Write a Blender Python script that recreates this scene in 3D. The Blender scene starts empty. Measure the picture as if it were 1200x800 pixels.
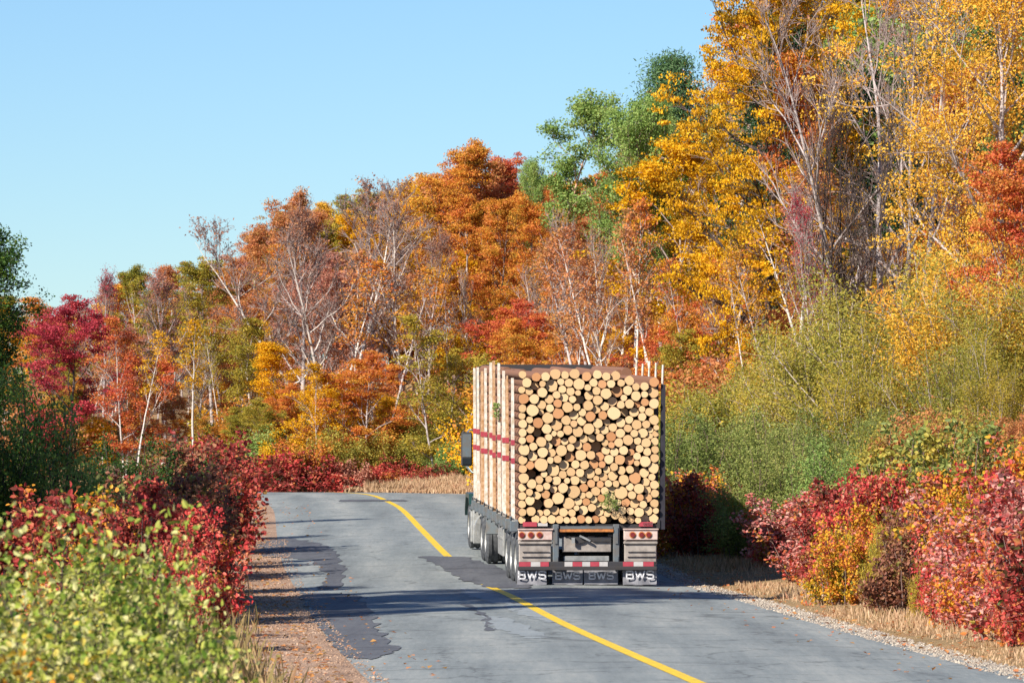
import bpy, bmesh, math, random
import numpy as np
from mathutils import Vector, Matrix, Euler
R = math.radians
sc = bpy.context.scene
col = sc.collection

# ------------------------------------------------------------------ camera, world, sun, exposure
cam_d = bpy.data.cameras.new("camera")
cam = bpy.data.objects.new("camera", cam_d); col.objects.link(cam); sc.camera = cam
cam.location = (0, 0, 2.7)
cam.rotation_euler = (R(90) + math.atan(118 / 6000), 0, 0)
cam_d.sensor_width = 36; cam_d.lens = 180
cam_d.clip_start = 0.5; cam_d.clip_end = 5000
cam_d.dof.use_dof = True; cam_d.dof.focus_distance = 100; cam_d.dof.aperture_fstop = 8.0

SUN_AZ = 46      # the light travels towards (cos, sin) of this in XY
SUN_EL = 36
wd = bpy.data.worlds.new("World"); sc.world = wd; wd.use_nodes = True
nt = wd.node_tree; bg = nt.nodes["Background"]; bg.inputs[1].default_value = 0.065
sky = nt.nodes.new("ShaderNodeTexSky"); sky.sky_type = 'NISHITA'; sky.sun_disc = False
sky.sun_elevation = R(SUN_EL)
sun_pos = Vector((-math.cos(R(SUN_AZ)) * math.cos(R(SUN_EL)), -math.sin(R(SUN_AZ)) * math.cos(R(SUN_EL)), math.sin(R(SUN_EL))))
sky.sun_rotation = math.atan2(sun_pos.x, sun_pos.y)
sky.air_density = 1.0; sky.dust_density = 0.0; sky.ozone_density = 1.8; sky.altitude = 300
tint = nt.nodes.new("ShaderNodeMix"); tint.data_type = 'RGBA'; tint.blend_type = 'MULTIPLY'; tint.inputs[0].default_value = 1
tint.inputs[7].default_value = (.61, .82, 1.08, 1)      # the clear cool sky of the photograph, the same all round
nt.links.new(sky.outputs[0], tint.inputs[6]); nt.links.new(tint.outputs[2], bg.inputs[0])
sl = bpy.data.lights.new("sun", 'SUN'); sl.energy = 4.8; sl.angle = R(0.5); sl.color = (1.0, 0.93, 0.82)
so = bpy.data.objects.new("sun", sl); col.objects.link(so)
so.rotation_euler = (-sun_pos).to_track_quat('-Z', 'Y').to_euler(); so.location = (-40, -30, 60)
sc.view_settings.view_transform = 'Standard'; sc.view_settings.look = 'None'
sc.view_settings.exposure = 0.90; sc.view_settings.gamma = 1
sc.cycles.max_bounces = 6; sc.cycles.transparent_max_bounces = 6
sc.cycles.diffuse_bounces = 3

# ------------------------------------------------------------------ helpers
def lin(h):
    o = []
    for i in (0, 1, 2):
        c = h[i] / 255
        o.append(c / 12.92 if c <= 0.04045 else ((c + 0.055) / 1.055) ** 2.4)
    return (o[0], o[1], o[2], 1)

def tag(o, label=None, cat=None, group=None, kind=None):
    if label: o['label'] = label
    if cat: o['category'] = cat
    if group: o['group'] = group
    if kind: o['kind'] = kind
    return o

def link(o, parent=None):
    col.objects.link(o)
    if parent is not None: o.parent = parent
    return o

def empty(name, loc=(0, 0, 0), rz=0, s=1.0):
    o = bpy.data.objects.new(name, None); o.empty_display_size = 0.3
    o.location = loc; o.rotation_euler = (0, 0, rz)
    o.scale = s if isinstance(s, tuple) else (s, s, s)
    return link(o)

def mesh_np(name, V, F, mats=(), rnd=None, smooth=False, mi=None):
    """V (n,3); F list of (m,k) index arrays"""
    me = bpy.data.meshes.new(name)
    V = np.asarray(V, np.float32)
    me.vertices.add(len(V)); me.vertices.foreach_set('co', V.ravel())
    if not isinstance(F, list): F = [F]
    F = [np.asarray(f, np.int32) for f in F if len(f)]
    loops = np.concatenate([f.ravel() for f in F])
    tot = np.concatenate([np.full(len(f), f.shape[1], np.int32) for f in F])
    st = np.concatenate([[0], np.cumsum(tot)[:-1]]).astype(np.int32)
    me.loops.add(len(loops)); me.loops.foreach_set('vertex_index', loops)
    me.polygons.add(len(tot)); me.polygons.foreach_set('loop_start', st)
    me.polygons.foreach_set('use_smooth', np.full(len(tot), smooth))
    if mi is not None: me.polygons.foreach_set('material_index', np.asarray(mi, np.int32))
    for m in mats: me.materials.append(m)
    if rnd is not None:
        a = me.attributes.new('rnd', 'FLOAT', 'FACE'); a.data.foreach_set('value', np.asarray(rnd, np.float32))
    me.update(calc_edges=True)
    return me

def obj(name, me, parent=None, loc=None):
    o = bpy.data.objects.new(name, me)
    if loc is not None: o.location = loc
    return link(o, parent)

class MB:
    """collects boxes, tubes and lathes and links them as one mesh"""
    def __init__(s): s.v = []; s.f = []; s.m = []
    def _add(s, V, F, mi=0):
        b = len(s.v); s.v += [tuple(v) for v in V]; s.f += [tuple(i + b for i in f) for f in F]; s.m += [mi] * len(F)
    def box(s, c, d, mi=0, bev=0.0, rot=None):
        bm = bmesh.new(); bmesh.ops.create_cube(bm, size=1)
        for v in bm.verts: v.co = Vector((v.co.x * d[0], v.co.y * d[1], v.co.z * d[2]))
        if bev > 0: bmesh.ops.bevel(bm, geom=bm.edges[:], offset=bev, segments=1, affect='EDGES', profile=.5)
        M = Matrix.Translation(c) @ (rot.to_matrix().to_4x4() if rot else Matrix())
        bm.verts.index_update()
        s._add([M @ v.co for v in bm.verts], [[v.index for v in f.verts] for f in bm.faces], mi); bm.free()
        return s
    def tube(s, pts, rad, n=8, mi=0, caps=True):
        pts = [Vector(p) for p in pts]; rad = rad if hasattr(rad, '__len__') else [rad] * len(pts)
        V = []; F = []
        for i, p in enumerate(pts):
            t = (pts[min(i + 1, len(pts) - 1)] - pts[max(i - 1, 0)]).normalized()
            u = t.cross(Vector((0, 0, 1)) if abs(t.z) < .9 else Vector((1, 0, 0))).normalized(); w = t.cross(u)
            for k in range(n):
                a = 2 * math.pi * k / n; V.append(p + (u * math.cos(a) + w * math.sin(a)) * rad[i])
        for i in range(len(pts) - 1):
            for k in range(n):
                F.append((i * n + k, i * n + (k + 1) % n, (i + 1) * n + (k + 1) % n, (i + 1) * n + k))
        if caps: F.append(tuple(range(n))[::-1]); F.append(tuple(range((len(pts) - 1) * n, len(pts) * n)))
        s._add(V, F, mi); return s
    def prism(s, poly, a, b, axis='x', mi=0):
        def P(u, v, w): return {'x': (w, u, v), 'y': (u, w, v), 'z': (u, v, w)}[axis]
        n = len(poly)
        V = [P(u, v, a) for u, v in poly] + [P(u, v, b) for u, v in poly]
        F = [tuple(range(n)), tuple(range(n, 2 * n))[::-1]] + [(i, (i + 1) % n, (i + 1) % n + n, i + n) for i in range(n)]
        s._add(V, F, mi); return s
    def lathe(s, prof, axis_o, n=24, mi=0):
        """profile (x, r) revolved round the X axis through axis_o"""
        V = []; F = []
        for x, r in prof:
            for k in range(n):
                a = 2 * math.pi * k / n; V.append((axis_o[0] + x, axis_o[1] + r * math.cos(a), axis_o[2] + r * math.sin(a)))
        for i in range(len(prof) - 1):
            for k in range(n):
                F.append((i * n + k, i * n + (k + 1) % n, (i + 1) * n + (k + 1) % n, (i + 1) * n + k))
        s._add(V, F, mi); return s
    def build(s, name, mats, parent=None, smooth=False):
        me = bpy.data.meshes.new(name); me.from_pydata(s.v, [], s.f)
        if not isinstance(mats, (list, tuple)): mats = [mats]
        for m in mats: me.materials.append(m)
        me.polygons.foreach_set('material_index', s.m)
        bm = bmesh.new(); bm.from_mesh(me); bmesh.ops.recalc_face_normals(bm, faces=bm.faces[:]); bm.to_mesh(me); bm.free()
        if smooth:
            me.polygons.foreach_set('use_smooth', [True] * len(me.polygons)); me.set_sharp_from_angle(angle=R(35))
        return obj(name, me, parent)

# ------------------------------------------------------------------ materials
def newmat(name):
    m = bpy.data.materials.new(name); m.use_nodes = True; t = m.node_tree
    return m, t, t.nodes["Principled BSDF"], t.nodes["Material Output"]
def N(t, typ, **k):
    n = t.nodes.new(typ)
    for a, b in k.items(): setattr(n, a, b)
    return n
def ramp(t, stops, interp='LINEAR'):
    r = N(t, "ShaderNodeValToRGB"); r.color_ramp.interpolation = interp
    e = r.color_ramp.elements
    while len(e) > 1: e.remove(e[0])
    e[0].position = stops[0][0]; e[0].color = stops[0][1]
    for p, c in stops[1:]:
        x = e.new(p); x.color = c
    return r
def noise(t, scale, detail=3, coord='Object', vec=None, rough=.55):
    n = N(t, "ShaderNodeTexNoise"); n.inputs['Scale'].default_value = scale; n.inputs['Detail'].default_value = detail
    n.inputs['Roughness'].default_value = rough
    if vec is None:
        tc = N(t, "ShaderNodeTexCoord"); vec = tc.outputs[coord]
    t.links.new(vec, n.inputs['Vector']); return n
def math_n(t, op, a, b=None, c=None, clamp=False):
    n = N(t, "ShaderNodeMath", operation=op); n.use_clamp = clamp
    for i, x in enumerate((a, b, c)):
        if x is None: continue
        if isinstance(x, (int, float)): n.inputs[i].default_value = x
        else: t.links.new(x, n.inputs[i])
    return n.outputs[0]

def plain(name, hexc, rough=.6, metal=0, var=.25, scale=6, dirt=None):
    """painted or metal surface with uneven wear"""
    m, t, b, o = newmat(name)
    n = noise(t, scale, 5)
    c = lin(hexc); d = lin(dirt) if dirt else tuple(x * (1 - var) for x in c[:3]) + (1,)
    r = ramp(t, [(.35, d), (.62, c)])
    t.links.new(n.outputs['Fac'], r.inputs[0]); t.links.new(r.outputs[0], b.inputs['Base Color'])
    b.inputs['Roughness'].default_value = rough; b.inputs['Metallic'].default_value = metal
    return m

def leafmat(name, cols, clump=.35, w=.9, trans=.38):
    m, t, b, o = newmat(name)
    at = N(t, "ShaderNodeAttribute", attribute_name='rnd')
    n = noise(t, clump, 2)
    oi = N(t, "ShaderNodeObjectInfo")
    f = math_n(t, 'MULTIPLY_ADD', n.outputs['Fac'], w * 1.5, -w * .75)
    f = math_n(t, 'ADD', f, at.outputs['Fac'])
    f2 = math_n(t, 'MULTIPLY_ADD', oi.outputs['Random'], .24, -.12)
    f = math_n(t, 'ADD', f, f2, clamp=True)
    st = [(i / (len(cols) - 1), lin(c)) for i, c in enumerate(cols)]
    r = ramp(t, st); t.links.new(f, r.inputs[0])
    t.links.new(r.outputs[0], b.inputs['Base Color'])
    b.inputs['Roughness'].default_value = .55; b.inputs['Specular IOR Level'].default_value = .25
    tr = N(t, "ShaderNodeBsdfTranslucent"); t.links.new(r.outputs[0], tr.inputs['Color'])
    mx = N(t, "ShaderNodeMixShader"); mx.inputs[0].default_value = trans
    t.links.new(b.outputs[0], mx.inputs[1]); t.links.new(tr.outputs[0], mx.inputs[2]); t.links.new(mx.outputs[0], o.inputs['Surface'])
    return m

def barkmat(name, base, dark, zs=6, mark=.42, twig=(148, 130, 124)):
    m, t, b, o = newmat(name)
    tc = N(t, "ShaderNodeTexCoord"); mp = N(t, "ShaderNodeMapping"); mp.inputs['Scale'].default_value = (1.2, 1.2, zs)
    t.links.new(tc.outputs['Object'], mp.inputs[0])
    n = noise(t, 2.2, 4, vec=mp.outputs[0], rough=.7)
    r = ramp(t, [(mark - .07, lin(dark)), (mark + .04, lin(base))])
    t.links.new(n.outputs['Fac'], r.inputs[0])
    at = N(t, "ShaderNodeAttribute", attribute_name='thick')      # twigs are greyer and browner than the trunk
    mx = N(t, "ShaderNodeMix", data_type='RGBA'); mx.inputs[6].default_value = lin(twig)
    t.links.new(at.outputs['Fac'], mx.inputs[0]); t.links.new(r.outputs[0], mx.inputs[7]); t.links.new(mx.outputs[2], b.inputs['Base Color'])
    b.inputs['Roughness'].default_value = .85
    return m

ML = {
 'gold':     leafmat('gold leaves', [(102, 100, 28), (168, 128, 24), (220, 166, 26), (242, 192, 34), (236, 176, 36), (212, 132, 32)], clump=.6, w=.6),
 'goldsmall':leafmat('small gold leaves', [(120, 112, 32), (200, 156, 48), (238, 188, 64), (242, 196, 80), (232, 160, 56), (208, 108, 48)], w=.7),
 'orange':   leafmat('orange leaves', [(124, 118, 48), (184, 140, 52), (220, 160, 60), (220, 138, 64), (200, 108, 60), (164, 88, 56)], clump=.6, w=.7),
 'rust':     leafmat('rust leaves', [(140, 128, 72), (188, 142, 80), (208, 140, 88), (192, 120, 80), (156, 96, 72)], clump=.6, w=.7),
 'redorange':leafmat('red orange leaves', [(160, 128, 56), (208, 140, 64), (216, 118, 68), (204, 94, 72), (160, 74, 64)], clump=.6, w=.7),
 'crimson':  leafmat('crimson leaves', [(92, 32, 48), (144, 48, 64), (184, 64, 80), (200, 80, 80), (116, 44, 56)], w=.7),
 'pinkred': leafmat('pink and red leaves', [(104, 108, 48), (120, 66, 52), (172, 84, 80), (204, 132, 124), (222, 176, 160), (204, 72, 74), (212, 140, 72), (150, 140, 60)], clump=1.5, w=1.0),
 'redshrub': leafmat('red shrub leaves', [(86, 98, 42), (80, 58, 36), (124, 56, 48), (168, 62, 60), (192, 86, 76), (204, 136, 84), (124, 112, 52)], clump=1.6, w=1.0),
 'redpatch': leafmat('scarlet leaves', [(104, 108, 44), (130, 60, 48), (196, 62, 68), (212, 80, 72), (208, 136, 110), (204, 124, 60), (196, 156, 56)], clump=1.5, w=.95),
 'yellowred': leafmat('yellow to red leaves', [(94, 100, 36), (150, 136, 44), (220, 176, 48), (226, 156, 60), (212, 90, 72), (206, 146, 130), (130, 52, 48)], clump=1.5, w=.8),
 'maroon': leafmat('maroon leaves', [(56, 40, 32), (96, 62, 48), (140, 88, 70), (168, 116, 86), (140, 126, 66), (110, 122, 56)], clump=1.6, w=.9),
 'dusty':    leafmat('dusty pink leaves', [(140, 100, 80), (180, 124, 104), (204, 148, 124), (188, 108, 92), (160, 120, 80)], clump=.6),
 'olive':    leafmat('olive gold leaves', [(92, 100, 40), (132, 132, 48), (176, 156, 60), (204, 180, 72), (200, 152, 60)], w=.7),
 'willow':   leafmat('olive yellow willow leaves', [(94, 106, 38), (136, 138, 56), (168, 158, 72), (190, 172, 76), (196, 156, 64)], clump=.5, w=.6),
 'green':    leafmat('green leaves', [(92, 116, 56), (118, 144, 72), (140, 168, 88), (164, 180, 100), (180, 176, 100)], clump=.6, w=.5),
 'shrubgreen':leafmat('grey green shrub leaves', [(78, 92, 42), (106, 120, 60), (136, 148, 76), (162, 164, 90), (180, 164, 90)], clump=.7, w=.4),
 'darkgreen':leafmat('dark green leaves', [(24, 42, 24), (36, 64, 28), (52, 84, 32), (80, 110, 40), (120, 136, 48)], clump=.8, w=.6),
 'pine':     leafmat('blue green needles', [(60, 90, 60), (80, 112, 72), (104, 134, 84), (128, 150, 96)], clump=.6, w=.5, trans=.1),
 'conifer':  leafmat('dark needles', [(20, 38, 24), (32, 58, 32), (46, 76, 40), (68, 96, 48)], clump=.6, w=.5, trans=.1),
 'limey':    leafmat('yellow green leaves', [(48, 72, 24), (80, 112, 36), (132, 152, 58), (172, 176, 76), (204, 200, 140), (212, 188, 60), (220, 212, 172)], clump=2.2, w=.5, trans=.35),  # leaf yellow greens; dark end paints in shaded gaps, pale tones paint highlights
 'limeorange':leafmat('orange low leaves', [(94, 100, 32), (168, 138, 40), (216, 138, 40), (192, 92, 40)], clump=1.6, w=.5, trans=.3),
 'bareleaf': leafmat('last few brown leaves', [(140, 100, 96), (168, 114, 92), (188, 134, 100), (196, 144, 84)]),
}
MB_ = {
 'birch': barkmat('white bark', (208, 198, 188), (104, 94, 88), 7, .42),
 'grey':  barkmat('grey bark', (180, 168, 164), (112, 100, 95), 4, .45),
 'brown': barkmat('brown bark', (138, 116, 104), (70, 58, 54), 3, .48, (122, 98, 90)),
 'dark':  barkmat('dark bark', (90, 74, 68), (42, 34, 32), 3, .5, (74, 60, 56)),
 'pinkish': barkmat('reddish bark', (200, 154, 128), (122, 88, 72), 4, .45),
 'twig':  barkmat('pale twig bark', (168, 154, 146), (122, 108, 102), 2, .4),
}

# ------------------------------------------------------------------ the road's course and the lie of the land
CL = [(8.0,-60,0),(5.2,10,0),(3.55,35,0),(1.96,57.4,0),(1.37,65.6,0),(.75,74.7,0),(-.02,88,0),(-.59,97,0),(-1.31,108,.20),(-2.19,125,.49),
      (-3.1,143,.78),(-3.63,150,.90),(-4.42,158,1.02),(-5.6,163.5,1.04),(-7.8,168,1.0),(-11,171.5,.97),(-16,174.5,.94),(-24,177,.92),(-40,180,.9),(-90,186,.9),(-300,200,.9)]
def _resample():
    P = np.array(CL, float); out = []
    n = len(P)
    for i in range(n - 1):
        p0, p1, p2, p3 = P[max(i - 1, 0)], P[i], P[i + 1], P[min(i + 2, n - 1)]
        L = np.linalg.norm(p2 - p1); k = max(2, int(L / .8))
        m1 = (p2 - p0) / max(np.linalg.norm(p2 - p0), 1e-6) * L; m2 = (p3 - p1) / max(np.linalg.norm(p3 - p1), 1e-6) * L
        for j in range(k):
            t = j / k
            out.append((2*t**3-3*t**2+1)*p1 + (t**3-2*t**2+t)*m1 + (-2*t**3+3*t**2)*p2 + (t**3-t**2)*m2)
    out.append(P[-1]); return np.array(out)
C = _resample()
S = np.concatenate([[0], np.cumsum(np.linalg.norm(np.diff(C[:, :2], axis=0), axis=1))])
TG = np.gradient(C[:, :2], axis=0); TG /= np.linalg.norm(TG, axis=1)[:, None]
NR = np.stack([TG[:, 1], -TG[:, 0]], 1)      # to the right of travel
EL, ER = -3.5, 4.0
def lateral(x, y):
    x = np.atleast_1d(np.asarray(x, float)).ravel(); y = np.atleast_1d(np.asarray(y, float)).ravel()
    lat = np.empty(len(x)); rz = np.empty(len(x)); si = np.empty(len(x))
    for a in range(0, len(x), 4000):
        X = x[a:a + 4000, None]; Y = y[a:a + 4000, None]
        d2 = (X - C[:, 0]) ** 2 + (Y - C[:, 1]) ** 2; j = d2.argmin(1)
        dx = x[a:a + 4000] - C[j, 0]; dy = y[a:a + 4000] - C[j, 1]
        side = dx * NR[j, 0] + dy * NR[j, 1]
        lat[a:a + 4000] = np.sign(side) * np.maximum(np.abs(side), np.sqrt(np.maximum(dx**2+dy**2,0))) if True else side
        rz[a:a + 4000] = C[j, 2]; si[a:a + 4000] = S[j]
    return lat, rz, si
def sst(a, b, x): t = np.clip((x - a) / (b - a), 0, 1); return t * t * (3 - 2 * t)
def gz(x, y):
    lat, rz, si = lateral(x, y)
    x = np.atleast_1d(np.asarray(x, float)).ravel(); y = np.atleast_1d(np.asarray(y, float)).ravel()
    d = np.maximum(lat - ER, 0)
    k = .10 + .27 * sst(-10, 12, x)
    far = 60 * (1 - np.exp(-np.maximum(d - 4, 0) / 60))
    zr = rz - .05 + np.minimum(d, .6) * .06 + np.clip(d - .6, 0, 3.4) * .07 + k * far
    d = np.maximum(EL - lat, 0)
    zl = rz - .05 + np.minimum(d, 1) * .02 + .03 * np.clip(d - 1, 0, 12) + .02 * np.clip(d - 25, 0, 300)
    z = np.where(lat > ER, zr, np.where(lat < EL, zl, rz - .05))
    w = sst(.8, 3, np.maximum(lat - ER, EL - lat))
    z = z + w * (.10 * np.sin(x * .7 + y * .23) * np.sin(y * .31 + 1) + .05 * np.sin(x * 1.9 - y * 1.1))
    return z
def g1(x, y): return float(gz([x], [y])[0])
def on_road(s_or_y, lat, dz=0, by_y=True):
    """a point on the road surface: distance along Y, lateral offset"""
    j = int(np.abs(C[:, 1] - s_or_y).argmin()) if by_y else int(np.abs(S - s_or_y).argmin())
    return (C[j, 0] + NR[j, 0] * lat, C[j, 1] + NR[j, 1] * lat, C[j, 2] + dz + crown(lat))
def crown(lat): return .06 * (1 - (lat / 4.0) ** 2) if abs(lat) < 4 else 0
# ------------------------------------------------------------------ setting: ground, road, verges
def ground_mat():
    m, t, b, o = newmat('dry grass and leaf litter')
    n1 = noise(t, .35, 5); n2 = noise(t, 6, 6, rough=.7)
    r1 = ramp(t, [(.35, lin((90, 74, 48))), (.5, lin((124, 100, 64))), (.65, lin((138, 80, 48)))])
    r2 = ramp(t, [(.3, lin((60, 48, 32))), (.5, lin((160, 132, 88))), (.72, lin((192, 162, 118)))])
    t.links.new(n1.outputs['Fac'], r1.inputs[0]); t.links.new(n2.outputs['Fac'], r2.inputs[0])
    mx = N(t, "ShaderNodeMix", data_type='RGBA'); mx.inputs[0].default_value = .5
    t.links.new(r1.outputs[0], mx.inputs[6]); t.links.new(r2.outputs[0], mx.inputs[7]); t.links.new(mx.outputs[2], b.inputs['Base Color'])
    bp = N(t, "ShaderNodeBump"); bp.inputs['Strength'].default_value = .6; bp.inputs['Distance'].default_value = .1
    t.links.new(n2.outputs['Fac'], bp.inputs['Height']); t.links.new(bp.outputs[0], b.inputs['Normal'])
    b.inputs['Roughness'].default_value = .95
    return m
def asphalt(name, base, dark, light, sc_=1.0):
    m, t, b, o = newmat(name)
    tc = N(t, "ShaderNodeTexCoord"); mp = N(t, "ShaderNodeMapping"); mp.inputs['Scale'].default_value = (1.6, .12, 1)
    t.links.new(tc.outputs['Object'], mp.inputs[0])
    n1 = noise(t, .8, 5, vec=mp.outputs[0], rough=.65)       # wear along the lanes
    n2 = noise(t, 60, 3, rough=.7)                             # stone grain
    n3 = noise(t, .5, 4)
    r = ramp(t, [(.3, lin(dark)), (.5, lin(base)), (.7, lin(light))])
    n4 = noise(t, 9, 4, vec=mp.outputs[0], rough=.8)
    f = math_n(t, 'MULTIPLY_ADD', n1.outputs['Fac'], .50, -.12)
    f = math_n(t, 'MULTIPLY_ADD', n4.outputs['Fac'], .35, f)
    f = math_n(t, 'MULTIPLY_ADD', n2.outputs['Fac'], .20, f)
    f = math_n(t, 'MULTIPLY_ADD', n3.outputs['Fac'], .2, f)
    # wheel tracks polished darker along each lane
    at = N(t, "ShaderNodeAttribute"); at.attribute_name = 'lat'
    wob = math_n(t, 'MULTIPLY_ADD', n3.outputs['Fac'], .5, at.outputs['Fac'])
    ph = math_n(t, 'MULTIPLY_ADD', wob, 3.7, -4.6)
    tr = math_n(t, 'COSINE', ph)
    f = math_n(t, 'MULTIPLY_ADD', tr, -.045, f)
    t.links.new(f, r.inputs[0])
    # fine dark cracks
    v = N(t, "ShaderNodeTexVoronoi", feature='DISTANCE_TO_EDGE'); v.inputs['Scale'].default_value = .45
    nz = noise(t, 1.2, 4); ad = N(t, "ShaderNodeVectorMath", operation='MULTIPLY_ADD'); ad.inputs[1].default_value = (1.2, 1.2, 0)
    t.links.new(nz.outputs['Color'], ad.inputs[0]); t.links.new(tc.outputs['Object'], ad.inputs[2]); t.links.new(ad.outputs[0], v.inputs['Vector'])
    cr = ramp(t, [(0, (.4, .4, .4, 1)), (.02, (1, 1, 1, 1))]); t.links.new(v.outputs['Distance'], cr.inputs[0])
    mx = N(t, "ShaderNodeMix", data_type='RGBA', blend_type='MULTIPLY'); mx.inputs[0].default_value = .8
    t.links.new(r.outputs[0], mx.inputs[6]); t.links.new(cr.outputs[0], mx.inputs[7]); t.links.new(mx.outputs[2], b.inputs['Base Color'])
    bp = N(t, "ShaderNodeBump"); bp.inputs['Strength'].default_value = .35; bp.inputs['Distance'].default_value = .02
    t.links.new(n2.outputs['Fac'], bp.inputs['Height']); t.links.new(bp.outputs[0], b.inputs['Normal'])
    b.inputs['Roughness'].default_value = .8
    return m
def gravelmat(name, cols, s=30):
    m, t, b, o = newmat(name)
    v = N(t, "ShaderNodeTexVoronoi"); v.inputs['Scale'].default_value = s
    tc = N(t, "ShaderNodeTexCoord"); t.links.new(tc.outputs['Object'], v.inputs['Vector'])
    n = noise(t, .9, 5)
    sp = N(t, "ShaderNodeSeparateColor"); t.links.new(v.outputs['Color'], sp.inputs[0])
    f = math_n(t, 'MULTIPLY_ADD', sp.outputs[0], .45, 0); f = math_n(t, 'MULTIPLY_ADD', n.outputs['Fac'], .6, f)
    r = ramp(t, [(.2 + .6 * i / (len(cols) - 1), lin(c)) for i, c in enumerate(cols)])
    t.links.new(f, r.inputs[0]); t.links.new(r.outputs[0], b.inputs['Base Color']); b.inputs['Roughness'].default_value = .9
    bp = N(t, "ShaderNodeBump"); bp.inputs['Strength'].default_value = .7; bp.inputs['Distance'].default_value = .03
    t.links.new(v.outputs['Distance'], bp.inputs['Height']); t.links.new(bp.outputs[0], b.inputs['Normal'])
    return m
M_ground = ground_mat()
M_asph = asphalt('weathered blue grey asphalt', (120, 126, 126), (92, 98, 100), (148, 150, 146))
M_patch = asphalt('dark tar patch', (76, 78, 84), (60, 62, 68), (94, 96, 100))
M_sand = gravelmat('tan sand and gravel', [(88, 72, 58), (134, 106, 86), (162, 130, 106), (186, 160, 136)], 26)
M_grav = gravelmat('pale gravel', [(108, 96, 88), (140, 128, 116), (164, 152, 136), (188, 178, 162)], 20)
def yellowmat():
    m, t, b, o = newmat('worn yellow road paint')
    n = noise(t, 9, 6, rough=.75)
    r = ramp(t, [(.34, lin((126, 122, 104))), (.40, lin((176, 156, 70))), (.46, lin((214, 176, 24))), (.6, lin((226, 188, 22)))])
    t.links.new(n.outputs['Fac'], r.inputs[0]); t.links.new(r.outputs[0], b.inputs['Base Color']); b.inputs['Roughness'].default_value = .6
    return m
M_yel = yellowmat()

def axis(segs):
    a = []
    for s, e, st in segs: a += list(np.arange(s, e, st))
    a.append(segs[-1][1]); return np.array(a)
gx = axis([(-900, -150, 50), (-150, -40, 6), (-40, -16, 1.5), (-16, 22, .4), (22, 60, 2), (60, 150, 8), (150, 900, 50)])
gy = axis([(-300, -60, 20), (-60, 10, 5), (10, 200, .8), (200, 260, 2.5), (260, 400, 10), (400, 1500, 60)])
GX, GY = np.meshgrid(gx, gy); Z = gz(GX, GY)
V = np.stack([GX.ravel(), GY.ravel(), Z], 1); nx, ny = len(gx), len(gy)
I = (np.arange(ny - 1)[:, None] * nx + np.arange(nx - 1)[None]).ravel()
tag(obj('ground', mesh_np('ground', V, np.stack([I, I + 1, I + nx + 1, I + nx], 1), [M_ground], smooth=True)), kind='structure')

def strip(name, lats, dz, mat, y0=-60, y1=None, jag=0, seed=0, label=None, smin=None, smax=None):
    rng = np.random.default_rng(seed)
    sel = np.arange(len(C)); 
    if smin is not None: sel = sel[(S >= smin) & (S <= smax)]
    V = []; n = len(sel)
    jl = np.cumsum(rng.normal(0, 1, n)); jl = jl - np.convolve(jl, np.ones(15) / 15, 'same'); jr = rng.normal(0, 1, n)
    for q, i in enumerate(sel):
        for k, l in enumerate(lats):
            ll = l + (jag * jl[q] * .5 + jag * jr[q] * .5 if (k == 0 and jag < 0) or (k == len(lats) - 1 and jag > 0) else 0)
            V.append((C[i, 0] + NR[i, 0] * ll, C[i, 1] + NR[i, 1] * ll, C[i, 2] + crown(ll) + (dz[k] if hasattr(dz, '__len__') else dz)))
    w = len(lats); I = (np.arange(n - 1)[:, None] * w + np.arange(w - 1)[None]).ravel()
    me = mesh_np(name, V, np.stack([I, I + 1, I + w + 1, I + w], 1), [mat], smooth=True)
    a = me.attributes.new(name='lat', type='FLOAT', domain='POINT'); a.data.foreach_set('value', np.tile(np.array(lats, np.float32), n)); return obj(name, me)
tag(strip('road', [-3.55, -3.0, -2.6, -2.2, -1.8, -1.4, -1, -.6, -.2, .2, .6, 1, 1.4, 1.8, 2.2, 2.6, 3.0, 3.5, 4.05], 0, M_asph, jag=.05), kind='structure')
tag(strip('left_shoulder', [-5.0, -4.4, -3.4], [.0, .0, -.012], M_sand, jag=-.15, seed=3), kind='structure')
tag(strip('right_shoulder', [3.9, 4.1, 4.22], [-.012, .003, .01], M_grav, jag=.12, seed=4), kind='structure')

def s_at(y): return float(S[np.abs(C[:180 if False else len(C), 1] - y).argmin()])
# the yellow centre line, worn away where the tar patch lies
def line(name, y0, y1, w=.085, dz=.006):
    return tag(strip(name, [-w, w], dz, M_yel, smin=s_at(y0), smax=s_at(y1)), kind='structure')
line('centre_line', 20, 97.5); line('centre_line', 107.5, 168)

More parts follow.
